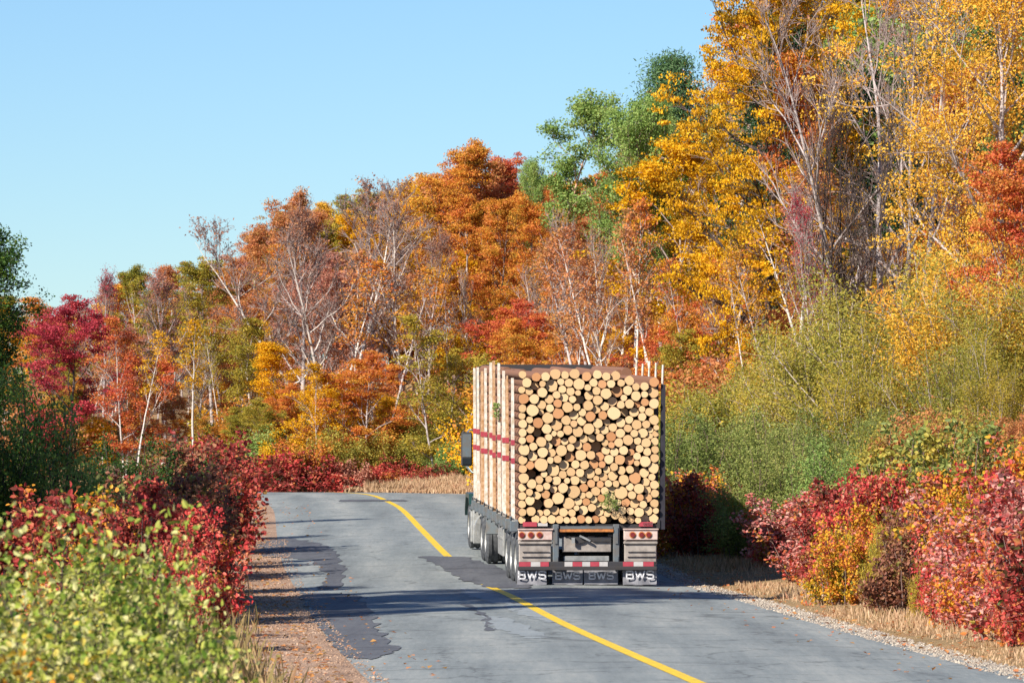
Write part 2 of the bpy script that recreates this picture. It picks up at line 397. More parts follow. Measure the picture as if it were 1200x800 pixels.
def patch(name, poly, dz, mat=None):
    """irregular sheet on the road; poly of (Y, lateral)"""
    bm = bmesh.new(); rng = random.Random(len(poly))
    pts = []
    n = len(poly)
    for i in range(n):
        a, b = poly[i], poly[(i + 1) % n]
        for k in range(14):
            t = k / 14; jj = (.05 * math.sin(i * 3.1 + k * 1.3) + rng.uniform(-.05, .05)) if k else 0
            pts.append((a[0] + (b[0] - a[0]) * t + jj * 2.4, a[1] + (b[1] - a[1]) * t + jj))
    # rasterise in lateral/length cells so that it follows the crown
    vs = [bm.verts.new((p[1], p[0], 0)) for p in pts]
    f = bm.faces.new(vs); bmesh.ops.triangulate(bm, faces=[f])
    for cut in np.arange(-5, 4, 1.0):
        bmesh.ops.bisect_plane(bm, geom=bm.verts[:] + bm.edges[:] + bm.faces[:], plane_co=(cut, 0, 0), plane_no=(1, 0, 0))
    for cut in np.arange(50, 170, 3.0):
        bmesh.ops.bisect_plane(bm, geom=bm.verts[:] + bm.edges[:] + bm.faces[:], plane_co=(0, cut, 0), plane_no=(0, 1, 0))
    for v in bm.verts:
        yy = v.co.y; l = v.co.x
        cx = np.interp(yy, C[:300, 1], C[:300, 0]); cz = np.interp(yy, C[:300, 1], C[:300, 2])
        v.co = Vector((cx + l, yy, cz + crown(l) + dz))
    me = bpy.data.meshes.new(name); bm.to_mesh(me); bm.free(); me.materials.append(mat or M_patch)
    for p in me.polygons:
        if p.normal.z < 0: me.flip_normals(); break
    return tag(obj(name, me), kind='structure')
patch('asphalt_patch', [(93.4, .0), (93.2, .7), (97, .95), (103, .8), (108.5, .35), (109, -.62), (104, -.4), (98, -.28)], .010)
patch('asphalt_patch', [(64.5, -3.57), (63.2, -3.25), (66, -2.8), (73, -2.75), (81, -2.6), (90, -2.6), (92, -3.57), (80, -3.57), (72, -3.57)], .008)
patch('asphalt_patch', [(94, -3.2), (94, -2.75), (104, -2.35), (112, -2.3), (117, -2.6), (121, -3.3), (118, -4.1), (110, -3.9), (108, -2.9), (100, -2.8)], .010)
patch('asphalt_patch', [(72, -1.2), (78, -.9), (84, -1.0), (84, -1.05), (78, -.97), (72, -1.27)], .0045)
patch('asphalt_patch', [(150, -1.4), (150.5, .6), (152, .6), (152, -1.3)], .010)
for a, l in ((69, -.9), (75, -.2), (84, -.5)):
    patch('asphalt_patch', [(a, l), (a + .4, l + .35), (a + 8, l + .25), (a + 9.5, l - .1), (a + 5, l - .25)], .0045, asphalt('worn darker asphalt', (125, 132, 135), (110, 117, 120), (140, 146, 148)))

# ------------------------------------------------------------------ leaves, branches, trees
def unit(v): return v / np.maximum(np.linalg.norm(v, axis=-1, keepdims=True), 1e-9)
def leaf_arrays(P, size, rng, shape='diamond', up=.5, wid=.42, base=0):
    n = len(P); size = np.broadcast_to(size, (n,))[:, None]
    nrm = unit(rng.normal(0, 1, (n, 3)) + np.array([0, 0, up * 1.6])); a = unit(rng.normal(0, 1, (n, 3)))
    a = unit(a - nrm * (a * nrm).sum(1, keepdims=True)); b = np.cross(nrm, a)
    if shape == 'diamond':
        V = np.stack([P, P + a * size * .45 + b * size * wid + nrm * size * .12, P + a * size, P + a * size * .45 - b * size * wid + nrm * size * .12], 1)
        F = [np.arange(n)[:, None] * 4 + np.array([[0, 1, 2, 3]]) + base]; return V.reshape(-1, 3), F, 1
    V = np.stack([P, P + a * size * .3 + b * size * wid + nrm * size * .13, P + a * size * .7 + b * size * wid * .8 + nrm * size * .1, P + a * size,
                  P + a * size * .7 - b * size * wid * .8 + nrm * size * .1, P + a * size * .3 - b * size * wid + nrm * size * .13], 1)
    i = np.arange(n)[:, None] * 6 + base
    F = [np.concatenate([i + np.array([[0, 1, 2, 3]]), i + np.array([[0, 3, 4, 5]])], 1).reshape(-1, 4)]
    return V.reshape(-1, 3), F, 2
def leaf_mesh(name, P, size, rng, mat, shape='diamond', up=.5, wid=.42, cl=None):
    V, F, k = leaf_arrays(P, size, rng, shape, up, wid)
    r = rng.uniform(0, 1, len(P)) * .6 + .2
    if cl is not None: r = r * .6 + cl * .4
    return mesh_np(name, V, F, [mat], rnd=np.repeat(r, k))

class Wood:
    def __init__(s, rng): s.rng = rng; s.V = []; s.F = []; s.T = []; s.n = 0; s.tips = []   # tips: (points (k,3))
    def branch(s, P, r, sides):
        P = np.asarray(P); k = len(P); t = unit(np.gradient(P, axis=0))
        ref = np.array([1., .13, .2]) if abs(t[0][2]) > .7 else np.array([0, 0, 1.])
        u = unit(np.cross(t, ref)); w = np.cross(t, u); a = np.arange(sides) / sides * 2 * np.pi
        ring = P[:, None] + r[:, None, None] * (u[:, None] * np.cos(a)[None, :, None] + w[:, None] * np.sin(a)[None, :, None])
        s.V.append(ring.reshape(-1, 3))
        i = np.arange(k - 1)[:, None] * sides; j = np.arange(sides)[None]; j2 = (j + 1) % sides
        s.F.append((np.stack([i + j, i + j2, i + sides + j2, i + sides + j], -1).reshape(-1, 4)) + s.n); s.n += k * sides; s.T.append(np.full((k - 1) * sides, np.clip((r.max() - .012) / .035, 0, 1)))
    def path(s, p, d, L, k, wob, curl):
        """wandering path that curls up (curl > 0) or sags"""
        P = [np.array(p, float)]; d = np.array(d, float); st = L / k
        for i in range(k):
            d = d + s.rng.normal(0, wob, 3) + np.array([0, 0, curl]); d /= np.linalg.norm(d); P.append(P[-1] + d * st)
        return np.array(P)
    def mesh(s, name, mat): 
        me = mesh_np(name, np.concatenate(s.V), [np.concatenate(s.F)], [mat], smooth=True)
        a = me.attributes.new('thick', 'FLOAT', 'FACE'); a.data.foreach_set('value', np.concatenate(s.T).astype(np.float32)); return me
def pt(P, t):
    x = t * (len(P) - 1); i = min(int(x), len(P) - 2); return P[i] + (P[i + 1] - P[i]) * (x - i), unit(P[i + 1] - P[i])

def make_tree(seed, H=13, crown_r=3.6, crown_base=.35, stems=1, nl=17, n2=6, n3=4, leaves=12000, lsize=.17, cr=.42, flat=.35,
              trunk_r=.17, prof='round', elev=35, curl=.05, lean=.03, sides=(8, 5, 3), spread=.16, up=.6, twigr=.012, wid=.42, keep=1.0):
    rng = np.random.default_rng(seed); W = Wood(rng); anchors = []
    for si in range(stems):
        az0 = rng.uniform(0, 6.28) if stems == 1 else si * 6.28 / stems + rng.uniform(-.4, .4)
        ln = lean if stems == 1 else spread * rng.uniform(.6, 1.3)
        d0 = np.array([math.cos(az0) * ln, math.sin(az0) * ln, 1.])
        hh = H * (1 if si == 0 else rng.uniform(.75, .98))
        T = W.path((math.cos(az0) * .12 * (stems > 1), math.sin(az0) * .12 * (stems > 1), -.3), d0, hh, 14, .045, .02)
        rr = trunk_r * (1 if stems == 1 else .75) * (1 - np.linspace(0, 1, len(T)) * .93); rr[0] *= 1.35
        W.branch(T, rr, sides[0])
        n = int(nl / (1 if stems == 1 else stems * .6))
        for i in range(n):
            t = crown_base + (1 - crown_base) * (i + rng.uniform(0, .9)) / n; t = min(t, .985)
            p, dt = pt(T, t); q = (t - crown_base) / (1 - crown_base)
            pr = {'round': math.sin(math.pi * (.18 + .76 * q)) ** .8, 'cone': 1.05 - q, 'oval': math.sin(math.pi * (.1 + .85 * q)) ** .6, 'top': .45 + .6 * q if q < .75 else 1.6 - q * 1.2}[prof]
            L = crown_r * pr * rng.uniform(.75, 1.15) * (1 if stems == 1 else .75)
            az = i * 2.4 + rng.uniform(-.5, .5); el = R(elev + 28 * q + rng.uniform(-10, 10))
            d = np.array([math.cos(az) * math.cos(el), math.sin(az) * math.cos(el), math.sin(el)])
            B = W.path(p, d, L, 6, .13, curl); r0 = np.interp(t, np.linspace(0, 1, len(rr)), rr) * .55
            W.branch(B, r0 * (1 - np.linspace(0, .8, len(B))) + .006, sides[1])
            for j in range(n2):
                t2 = .25 + .75 * (j + rng.uniform(0, .9)) / n2; p2, db = pt(B, min(t2, .98))
                d2 = unit(db + rng.normal(0, .55, 3) + np.array([0, 0, .15])); L2 = L * .42 * (1.15 - t2 * .5) * rng.uniform(.7, 1.2)
                B2 = W.path(p2, d2, L2, 4, .16, curl); W.branch(B2, np.linspace(r0 * .32 + .005, twigr * .8, len(B2)), sides[2])
                anchors.append(B2[-1]); anchors.append(B2[2])
                for k in range(n3):
                    p3, d3 = pt(B2, rng.uniform(.3, 1)); d3 = unit(d3 + rng.normal(0, .5, 3) + np.array([0, 0, curl * 3]))
                    B3 = W.path(p3, d3, L2 * rng.uniform(.35, .7), 2, .15, curl); W.branch(B3, np.linspace(twigr, twigr * .35, 3), 3)
                    anchors.append(B3[-1])
    wood = W; A = np.array(anchors)
    if keep < 1: A = A[rng.uniform(0, 1, len(A)) < keep]
    if leaves:
        idx = rng.integers(0, len(A), leaves); csz = rng.uniform(.6, 1.3, len(A)); cv = rng.uniform(0, 1, len(A))
        off = unit(rng.normal(0, 1, (leaves, 3))) * (rng.uniform(0, 1, leaves) ** .45 * 1.55)[:, None] * np.array([1, 1, flat]) * cr * csz[idx][:, None]
        P = A[idx] + off
        return wood, P, lsize * rng.uniform(.6, 1.25, leaves), up, wid, cv[idx], rng
    return wood, None, None, up, wid, None, rng

def make_conifer(seed, H=12, r=2.4, n=26, per=7, cr=.16, leaves=14000, base=.12, droop=-.02, lsize=.22, open_=False):
    rng = np.random.default_rng(seed); W = Wood(rng); A = []
    T = W.path((0, 0, -.3), (0.01, 0, 1), H, 12, .015, .03); rr = .16 * (1 - np.linspace(0, 1, len(T)) * .93); W.branch(T, rr, 8)
    for i in range(n):
        t = base + (1 - base) * i / n; p, _ = pt(T, t); q = (t - base) / (1 - base)
        for k in range(per):
            if open_ and rng.uniform() < .3: continue
            L = r * (1.03 - q) ** .75 * rng.uniform(.65, 1.15); az = k * 6.28 / per + i * .8 + rng.uniform(-.3, .3)
            B = W.path(p, (math.cos(az), math.sin(az), .15 + .5 * q), L, 5, .06, droop); W.branch(B, np.linspace(.03, .006, 6), 3)
            for t2 in np.linspace(.3, 1, 7): A.append(pt(B, min(t2, .99))[0])
    A = np.array(A); idx = rng.integers(0, len(A), leaves)
    P = A[idx] + rng.normal(0, 1, (leaves, 3)) * np.array([1, 1, .45]) * cr * (1.6 if open_ else 1.25)
    return W, P, lsize * rng.uniform(.6, 1.2, leaves), .2, .13, rng.uniform(0, 1, len(A))[idx], rng

def make_shrub(seed, H=2.0, Rr=1.2, stems=22, leaves=5000, lsize=.09, cr=.13, shape='diamond', wid=.42, up=.3, low=.12, sub=5, upright=.5, sr=.012):
    rng = np.random.default_rng(seed); W = Wood(rng); A = []
    for i in range(stems):
        az = rng.uniform(0, 6.28); o = rng.uniform(0, 1) ** .6; x0 = Rr * .45 * o
        tx = Rr * o * rng.uniform(.6, 1); hh = H * (1 - .35 * o ** 2) * rng.choice([.5, .7, .85, .95, 1.0, 1.12]) * rng.uniform(.92, 1.05)
        d = np.array([math.cos(az) * (tx - x0) / hh * upright, math.sin(az) * (tx - x0) / hh * upright, 1.])
        B = W.path((math.cos(az) * x0, math.sin(az) * x0, -.1), d, hh * 1.02, 6, .09, .0 if upright < .6 else -.03)
        W.branch(B, np.linspace(sr * 1.6, sr * .4, 7), 4)
        for j in range(sub):
            t = low + (1 - low) * (j + rng.uniform(0, 1)) / sub; p, db = pt(B, min(t, .98))
            B2 = W.path(p, unit(db * .8 + rng.normal(0, .6, 3) + np.array([0, 0, .2])), H * .26 * (1.25 - t * .6) * rng.uniform(.6, 1.2), 3, .12, 0)
            W.branch(B2, np.linspace(sr * .6, sr * .25, 4), 3)
            for tt in (.25, .5, .75, 1.0): A.append(pt(B2, min(tt, .99))[0])
        for tt in np.linspace(max(low, .3), 1, 5): A.append(pt(B, min(tt, .99))[0])
    A = np.array(A); idx = rng.integers(0, len(A), leaves)
    P = A[idx] + unit(rng.normal(0, 1, (leaves, 3))) * (rng.uniform(0, 1, leaves) ** .5 * 1.6 * cr)[:, None]; P[:, 2] = np.maximum(P[:, 2], .02)
    return W, P, lsize * rng.uniform(.6, 1.3, leaves), up, wid, rng.uniform(0, 1, len(A))[idx], rng

PROTO = {}
def reg(key, spec, H, leafname, woodname, shape='diamond'):
    W, P, sz, up, wid, cv, rng = spec
    wm = W.mesh(key + '_' + woodname, MB_['grey'])
    lm = leaf_mesh(key + '_' + leafname, P, sz, rng, ML['gold'], shape, up, wid, cv) if P is not None else None
    top = max(float(wm.vertices[i].co.z) for i in range(0, len(wm.vertices), 7)) if P is None else float(np.quantile(P[:, 2], .998))
    PROTO[key] = (wm, lm, top, woodname, leafname)

def plant(key, name, x, y, h, leafm, barkm, label, cat, group=None, rz=0.0, wide=1.0, dz=0.0):
    """one plant of height h standing at (x, y)"""
    wm, lm, top, wn, ln = PROTO[key]; s = h / top
    e = empty(name, (x, y, g1(x, y) - .05 + dz), rz, (s * wide, s * wide, s)); tag(e, label, cat, group)
    o = obj(wn, wm, e); 
    o.material_slots[0].link = 'OBJECT'; o.material_slots[0].material = MB_[barkm]
    if lm is not None:
        o = obj(ln, lm, e); o.material_slots[0].link = 'OBJECT'; o.material_slots[0].material = ML[leafm]
    return e

# deciduous forms
T_ = dict(lsize=.105, cr=.36, flat=.32)
reg('maple_a', make_tree(11, leaves=34000, crown_base=.30, keep=.75, **T_), 13, 'crown', 'trunk')
reg('maple_b', make_tree(12, leaves=28000, crown_base=.38, crown_r=3.2, elev=42, keep=.7, **T_), 13, 'crown', 'trunk')
reg('maple_c', make_tree(13, leaves=24000, crown_base=.45, crown_r=3.0, prof='top', nl=15, keep=.75, **T_), 13, 'crown', 'trunk')
reg('big_maple', make_tree(14, H=16, leaves=62000, crown_base=.12, crown_r=5.4, nl=34, n2=8, cr=.36, flat=.24, elev=8, curl=.04, lsize=.115, trunk_r=.24, keep=.62), 16, 'crown', 'trunk')
reg('gold_fine', make_tree(15, H=15, leaves=60000, crown_base=.10, crown_r=4.8, nl=30, n2=8, cr=.42, flat=.6, lsize=.10, up=0, wid=.34, elev=25, trunk_r=.2, keep=.7), 15, 'crown', 'trunk')
reg('narrow_a', make_tree(16, H=12, leaves=15000, crown_base=.45, crown_r=1.9, nl=14, n2=5, elev=45, trunk_r=.12, lsize=.10), 12, 'crown', 'trunk')
reg('narrow_b', make_tree(17, H=11, leaves=13000, crown_base=.30, crown_r=1.7, nl=15, n2=5, elev=50, trunk_r=.10, lsize=.10), 11, 'crown', 'trunk')
reg('aspen', make_tree(18, H=13, leaves=34000, crown_base=.50, crown_r=2.9, nl=22, n2=6, cr=.34, flat=.6, lsize=.10, prof='oval', trunk_r=.15, keep=.8), 13, 'crown', 'trunk')
reg('thin_top', make_tree(19, H=13, leaves=17000, crown_base=.62, crown_r=2.6, nl=14, n2=5, cr=.3, flat=.5, lsize=.10, trunk_r=.14, prof='top'), 13, 'crown', 'trunk')
reg('sparse_a', make_tree(20, H=12, leaves=5500, crown_base=.3, crown_r=3.4, nl=24, n2=9, n3=8, elev=38, curl=.07, lsize=.09, cr=.28, keep=.6), 12, 'crown', 'trunk')
reg('sparse_b', make_tree(21, H=12, leaves=3000, crown_base=.35, crown_r=3.6, stems=3, nl=26, n2=9, n3=8, elev=42, curl=.06, lsize=.09, cr=.28, keep=.5, trunk_r=.15, spread=.28), 12, 'crown', 'trunk')
reg('bare_multi', make_tree(22, H=15, leaves=2200, crown_base=.22, crown_r=5.2, stems=4, nl=34, n2=10, n3=8, elev=40, curl=.07, lsize=.09, cr=.25, keep=.3, trunk_r=.22, spread=.34), 15, 'crown', 'trunk')
reg('bare_birch', make_tree(23, H=12, leaves=1500, crown_base=.35, crown_r=2.4, stems=1, nl=28, n2=8, n3=6, elev=42, curl=.08, lsize=.09, cr=.22, keep=.4, trunk_r=.13), 12, 'crown', 'trunk')
reg('pole', make_tree(24, H=10, leaves=1300, crown_base=.55, crown_r=1.3, stems=1, nl=12, n2=4, n3=2, elev=45, lsize=.10, cr=.25, trunk_r=.085, lean=.07), 10, 'crown', 'trunk')
reg('small_maple', make_tree(25, H=5, leaves=22000, crown_base=.12, crown_r=2.0, nl=18, n2=6, n3=3, cr=.2, flat=.35, lsize=.055, elev=25, trunk_r=.05, twigr=.006, keep=.7), 5, 'crown', 'trunk')
reg('mid_maple', make_tree(41, H=8, leaves=26000, crown_base=.14, crown_r=2.9, nl=22, n2=6, n3=3, cr=.26, flat=.35, lsize=.085, elev=28, trunk_r=.08, twigr=.008, keep=.55), 8, 'crown', 'trunk')
reg('mid_maple_b', make_tree(42, H=8, leaves=18000, crown_base=.2, crown_r=2.5, nl=20, n2=7, n3=3, cr=.24, flat=.4, lsize=.085, elev=42, stems=3, spread=.2, trunk_r=.08, twigr=.008, keep=.55), 8, 'crown', 'trunk')
reg('white_pine', make_conifer(26, H=13, r=2.8, n=15, per=6, cr=.3, leaves=22000, base=.4, open_=True), 13, 'crown', 'trunk')
reg('spruce', make_conifer(27, leaves=22000, lsize=.2), 12, 'crown', 'trunk')
# shrubs
reg('shrub_fine', make_shrub(31, H=2.8, Rr=1.9, stems=40, leaves=22000, lsize=.065, cr=.15, wid=.3), 2.8, 'foliage', 'stems')
reg('shrub_red', make_shrub(32, H=2.0, Rr=1.3, stems=34, leaves=8500, lsize=.075, cr=.10, shape='oval', wid=.36, low=.05), 2, 'foliage', 'stems', 'oval')
reg('shrub_red_b', make_shrub(33, H=2.0, Rr=1.3, stems=30, leaves=6600, lsize=.08, cr=.10, shape='oval', wid=.34, low=.05), 2, 'foliage', 'stems', 'oval')
reg('willow', make_shrub(34, H=5, Rr=2.4, stems=42, leaves=25000, lsize=.10, cr=.26, wid=.2, low=.36, sub=7, upright=.75, sr=.018), 5, 'foliage', 'stems')
reg('understory', make_shrub(35, H=3, Rr=1.9, stems=26, leaves=15000, lsize=.085, cr=.22, wid=.4), 3, 'foliage', 'stems')
reg('near_bush', make_shrub(36, H=2.2, Rr=1.2, stems=46, leaves=6500, lsize=.066, cr=.11, shape='oval', wid=.33, sr=.007, sub=6), 2.2, 'foliage', 'stems', 'oval')
reg('near_bush_b', make_shrub(37, H=2.2, Rr=1.2, stems=40, leaves=5600, lsize=.062, cr=.11, shape='oval', wid=.3, sr=.007, sub=6), 2.2, 'foliage', 'stems', 'oval')
reg('low_heath', make_shrub(38, H=1.1, Rr=1.6, stems=34, leaves=9000, lsize=.08, cr=.12, wid=.36), 1.1, 'foliage', 'stems')

def X_of(px, D): return (px - 600) / 6000 * D
def Z_of(py, D): return 2.7 + (518 - py) / 6000 * D
rngp = random.Random(7)
# stand a plant D metres up the road valley, its height following from the top seen in the photograph
FILL = dict(understory='mid_maple', small_maple='mid_maple_b')
def put(key, name, px, D, ytop, leafm, barkm, label, cat='tree', group=None, rz=None, wide=1.0):
    h0 = Z_of(ytop, D) - g1(X_of(px, D), D)
    tall = h0 > 4.5 and D > 120
    if tall and key in FILL: key = FILL[key]
    if h0 > 11.5 and key == 'mid_maple': key = 'maple_b'
    x = X_of(px, D); h = Z_of(ytop, D) - g1(x, D)
    return plant(key, name, x, D, max(h, .6), leafm, barkm, label, cat, group, rngp.uniform(0, 6.28) if rz is None else rz, wide)
# ------------------------------------------------------------------ the forest, tree by tree
# (form, name, px, D, top, leaves, bark, label, width)
HERO = [
 ('mid_maple','red_maple', 82,182,345,'crimson','dark','dark crimson maple at the left, its ragged crown reaching above the shrubs',1.1),
 ('sparse_a','red_maple', 122,188,312,'crimson','grey','tall thin crimson maple with upright twigs, right beside the darker crimson one',.75),
 ('mid_maple_b','orange_maple', 148,181,372,'redorange','birch','small bright orange maple low against the crimson maples',1.0),
 ('narrow_b','orange_maple', 60,200,348,'orange','grey','pale orange tree filling the gap between the dark green tree and the crimson maples',1.5),
 ('pole','white_birch', 160,179,385,'gold','birch','slender white birch trunk before the small orange maple',1.0),
 ('pole','white_birch', 226,179,372,'gold','birch','leaning white birch trunk below the dusty pink crown',1.2),
 ('sparse_a','pale_maple', 192,190,312,'dusty','grey','dusty pink half bare tree between the crimson maple and the olive tree',1.0),
 ('maple_b','olive_tree', 252,194,300,'olive','grey','olive gold round crown left of the first tall rust orange tree',1.0),
 ('maple_a','rust_maple', 312,198,243,'rust','brown','rust orange maple whose top steps up out of the low left woods',.85),
 ('maple_c','rust_maple', 345,204,222,'rust','grey','brownish orange tree just behind the bare grey trees',.9),
 ('sparse_b','bare_tree', 398,184,203,'bareleaf','birch','largest pale bare tree left of the truck, several white limbs fanning upward',1.1),
 ('sparse_a','bare_tree', 355,188,232,'bareleaf','grey','grey leafless tree leaning left beside the largest pale bare tree',.9),
 ('bare_birch','bare_tree', 436,192,203,'bareleaf','grey','thin grey bare crown between the two white trunked bare trees',1.2),
 ('bare_birch','white_birch', 477,182,232,'bareleaf','birch','straight white birch trunk with bare twigs in front of the orange maples',1.1),
 ('maple_a','orange_maple', 532,200,162,'orange','brown','tall orange maple, its dark olive top highest left of the green trees',.9),
 ('maple_b','red_maple', 592,204,178,'redorange','brown','red orange maple glowing behind the tall orange one',.8),
 ('aspen','green_tree', 612,196,186,'green','grey','small dull green round crown above the orange maples over the load',.45),
 ('maple_a','orange_maple', 570,190,225,'orange','brown','deep orange maple directly above the left stakes of the truck',.8),
 ('maple_a','orange_maple', 642,188,232,'orange','brown','broad orange maple above the middle of the log load',.9),
 ('thin_top','green_tree', 660,186,106,'green','pinkish','tall airy green tree with a reddish trunk, alone against the sky',1.15),
 ('aspen','aspen', 745,172,108,'green','birch','leafy green aspen with white trunk above the right of the load',.85),
 ('aspen','aspen', 778,176,130,'green','birch','darker green aspen half hidden behind the leafy one and the gold maple',.8),
 ('white_pine','pine_tree', 790,190,62,'pine','brown','blue green pine showing between the aspen and the big gold maple',.9),
 ('maple_b','rust_maple', 700,198,232,'rust','brown','rust red maple under the green aspens',.9),
 ('big_maple','gold_maple', 892,150,-75,'gold','dark','big golden yellow maple in layered tiers, the tallest mass right of the sky',.62),
 ('maple_c','gold_maple', 950,164,30,'gold','dark','gold and olive crown behind the dark forked trunks',1.0),
 ('bare_multi','bare_tree', 1042,140,-70, 'bareleaf', 'grey', 'big leafless grey tree with many stems on the right slope', .85),
 ('spruce','spruce', 1086,158,60,'conifer','brown','dark green spruce in the shade behind the large bare tree',1.1),
 ('gold_fine','gold_tree', 1152,134,-120,'goldsmall','grey','small leaved golden tree filling the upper right corner',.95),
 ('mid_maple','orange_maple', 1185,126,165,'redorange','grey','flat tiers of orange red leaves at the right edge of the picture',1.0),
 ('narrow_a','dark_tree', 975,150,60,'orange','dark','dark forked trunk with a little orange foliage left of the large bare tree',.8),
 ('pole','grey_maple', 935,145,200,'rust','birch','pale trunk leaning left above the willow shrubs',1.6),
 ('narrow_b','gold_maple', 900,152,255,'gold','grey','yellow tufted young maple under the big gold maple',1.3),
 ('mid_maple','gold_maple', 838,160,280,'gold','grey','low bright yellow maple spray beside the aspen trunks',1.0),
 ('mid_maple_b','orange_maple', 812,156,335,'redorange','grey','orange red maple spray just right of the load top',1.0),
 ('sparse_a','bare_tree', 862,150,262,'bareleaf','birch','half bare grey tree with spreading limbs below the big gold maple',.8),
 ('bare_birch','bare_tree', 717,166,262,'rust','birch','thin pale leafless trunk left of the aspen trunk',.7),
 ('bare_birch','bare_tree', 790,160,300,'rust','birch','thin pale leafless trunk right of the aspen trunk',.7),
 ('bare_birch','bare_tree', 655,176,300,'orange','birch','thin white trunk among the orange leaves over the load',.7),
 ('bare_birch','bare_tree', 556,184,310,'orange','birch','short white trunk near the cab among orange leaves',.7),
 ('sparse_a','bare_tree', 505,190,262,'bareleaf','grey','grey twiggy tree under the tall orange maple',.7),
 ('narrow_b','olive_tree', 280,184,372,'olive','grey','olive young tree at the foot of the rust maple',1.2),
 ('narrow_a','gold_maple', 330,180,400,'gold','grey','low gold tree left of the largest pale bare tree',1.5),
 ('mid_maple_b','gold_maple', 372,176,425,'gold','grey','yellow young maple at the foot of the largest pale bare tree',1.3),
 ('mid_maple','orange_maple', 430,176,410,'orange','grey','orange young maple right of the largest pale bare tree',1.4),
 ('mid_maple_b','green_sapling', 516,174,370,'olive','grey','yellow green young tree below the orange maples beside the cab',1.2),
 ('maple_c','orange_maple', 1120,148,70,'orange','dark','orange crown behind the small leaved golden tree',.9),
 ('maple_b','gold_maple', 1010,176,40,'gold','dark','muted gold crown behind the large bare tree',1.0),
]
HERO += [
 ('maple_a', 'olive_tree', 158, 196, 312, 'olive', 'grey', 'olive brown crown directly behind the crimson maples', .9),
 ('maple_b', 'rust_maple', 205, 197, 306, 'rust', 'grey', 'soft rust crown behind the dusty pink tree', .9),
 ('maple_a', 'gold_maple', 120, 200, 326, 'goldsmall', 'grey', 'pale gold crown low behind the tall thin crimson maple', .9),
 ('maple_a', 'rust_maple', 285, 203, 262, 'rust', 'grey', 'rust crown stepping up between the olive tree and the tall rust maple', .8),
 ('bare_multi', 'dark_tree', 980, 138, 70, 'gold', 'dark', 'dark many stemmed tree standing left of the big leafless grey one', .5),
 ('sparse_a', 'leaning_tree', 948, 136, 215, 'crimson', 'grey', 'grey trunk leaning up from the willows beside the dark stems', .5),
]
for (k, nm, px, D, yt, lf, bk, lab, wd_) in HERO:
    put(k, nm, px, D, yt, lf, bk, lab, 'tree', None, None, wd_)

# woods behind: individual trees, their tops kept under the skyline of the photograph
OUT = np.array([(-200,330),(0,330),(60,352),(110,345),(165,335),(200,322),(250,306),(285,268),(340,232),(400,218),(470,212),(505,188),(560,178),(605,190),(640,205),(690,190),(720,160),(760,120),(790,90),(812,60),(835,5),(900,-60),(1300,-90)], float)
def skyline(px): return float(np.interp(px, OUT[:, 0], OUT[:, 1]))
def zone(px):
    if px < 240: return 'left', ['rust','dusty','orange','gold','olive','goldsmall'], 'behind the crimson maples'
    if px < 480: return 'mid', ['rust','orange','goldsmall','olive','gold','dusty','orange'], 'behind the bare grey trees'
    if px < 800: return 'centre', ['orange','redorange','gold','orange','rust'], 'behind the orange maples'
    return 'right', ['gold','orange','green','olive','gold','conifer','rust'], 'behind the big gold maple'
CW = {'goldsmall':'pale gold','rust':'rust orange','dusty':'dusty pink','orange':'orange','gold':'gold','olive':'olive','redorange':'red orange','green':'green','conifer':'dark green'}
forms = ['maple_a','maple_b','maple_c','narrow_a','sparse_a','mid_maple','bare_birch','maple_b','mid_maple_b']
rows = [(198, -60, 820, 26, 25, 75), (206, -60, 820, 24, -8, 20), (222, -60, 820, 38, 0, 30), (242, -80, 820, 40, 3, 30), (268, -80, 840, 44, 2, 25),
        (166, 800, 1300, 50, -60, 160), (182, 640, 1300, 46, 10, 120), (200, 800, 1320, 52, -40, 60)]
for ri, (D0, a, b, st, lo, hi) in enumerate(rows):
    px = a
    while px < b:
        p = px + rngp.uniform(-12, 12); D = D0 + rngp.uniform(-6, 6)
        zn, pal, where = zone(p); c = rngp.choice(pal); f = rngp.choice(forms)
        if c == 'conifer': f = 'spruce'
        if D0 == 206 and f in ('bare_birch', 'narrow_a'): f = 'maple_a'
        x = X_of(p, D); halfw = 70
        yt = max(skyline(p), skyline(p - 35), skyline(p + 35) if p < 780 else -999) + rngp.uniform(lo, hi)
        bare = f in ('sparse_a', 'bare_birch')
        kind = 'spruce' if c == 'conifer' else ('half bare tree' if bare else 'broadleaf tree')
        put(f, 'forest_tree', p, D, yt, c, rngp.choice(['grey','birch','brown','grey']),
            '%s %s %s' % (CW[c], kind, where), 'tree', '%s %ss %s' % (CW[c], kind, where), None, rngp.uniform(.9, 1.15))
        px += st * rngp.uniform(.8, 1.2)
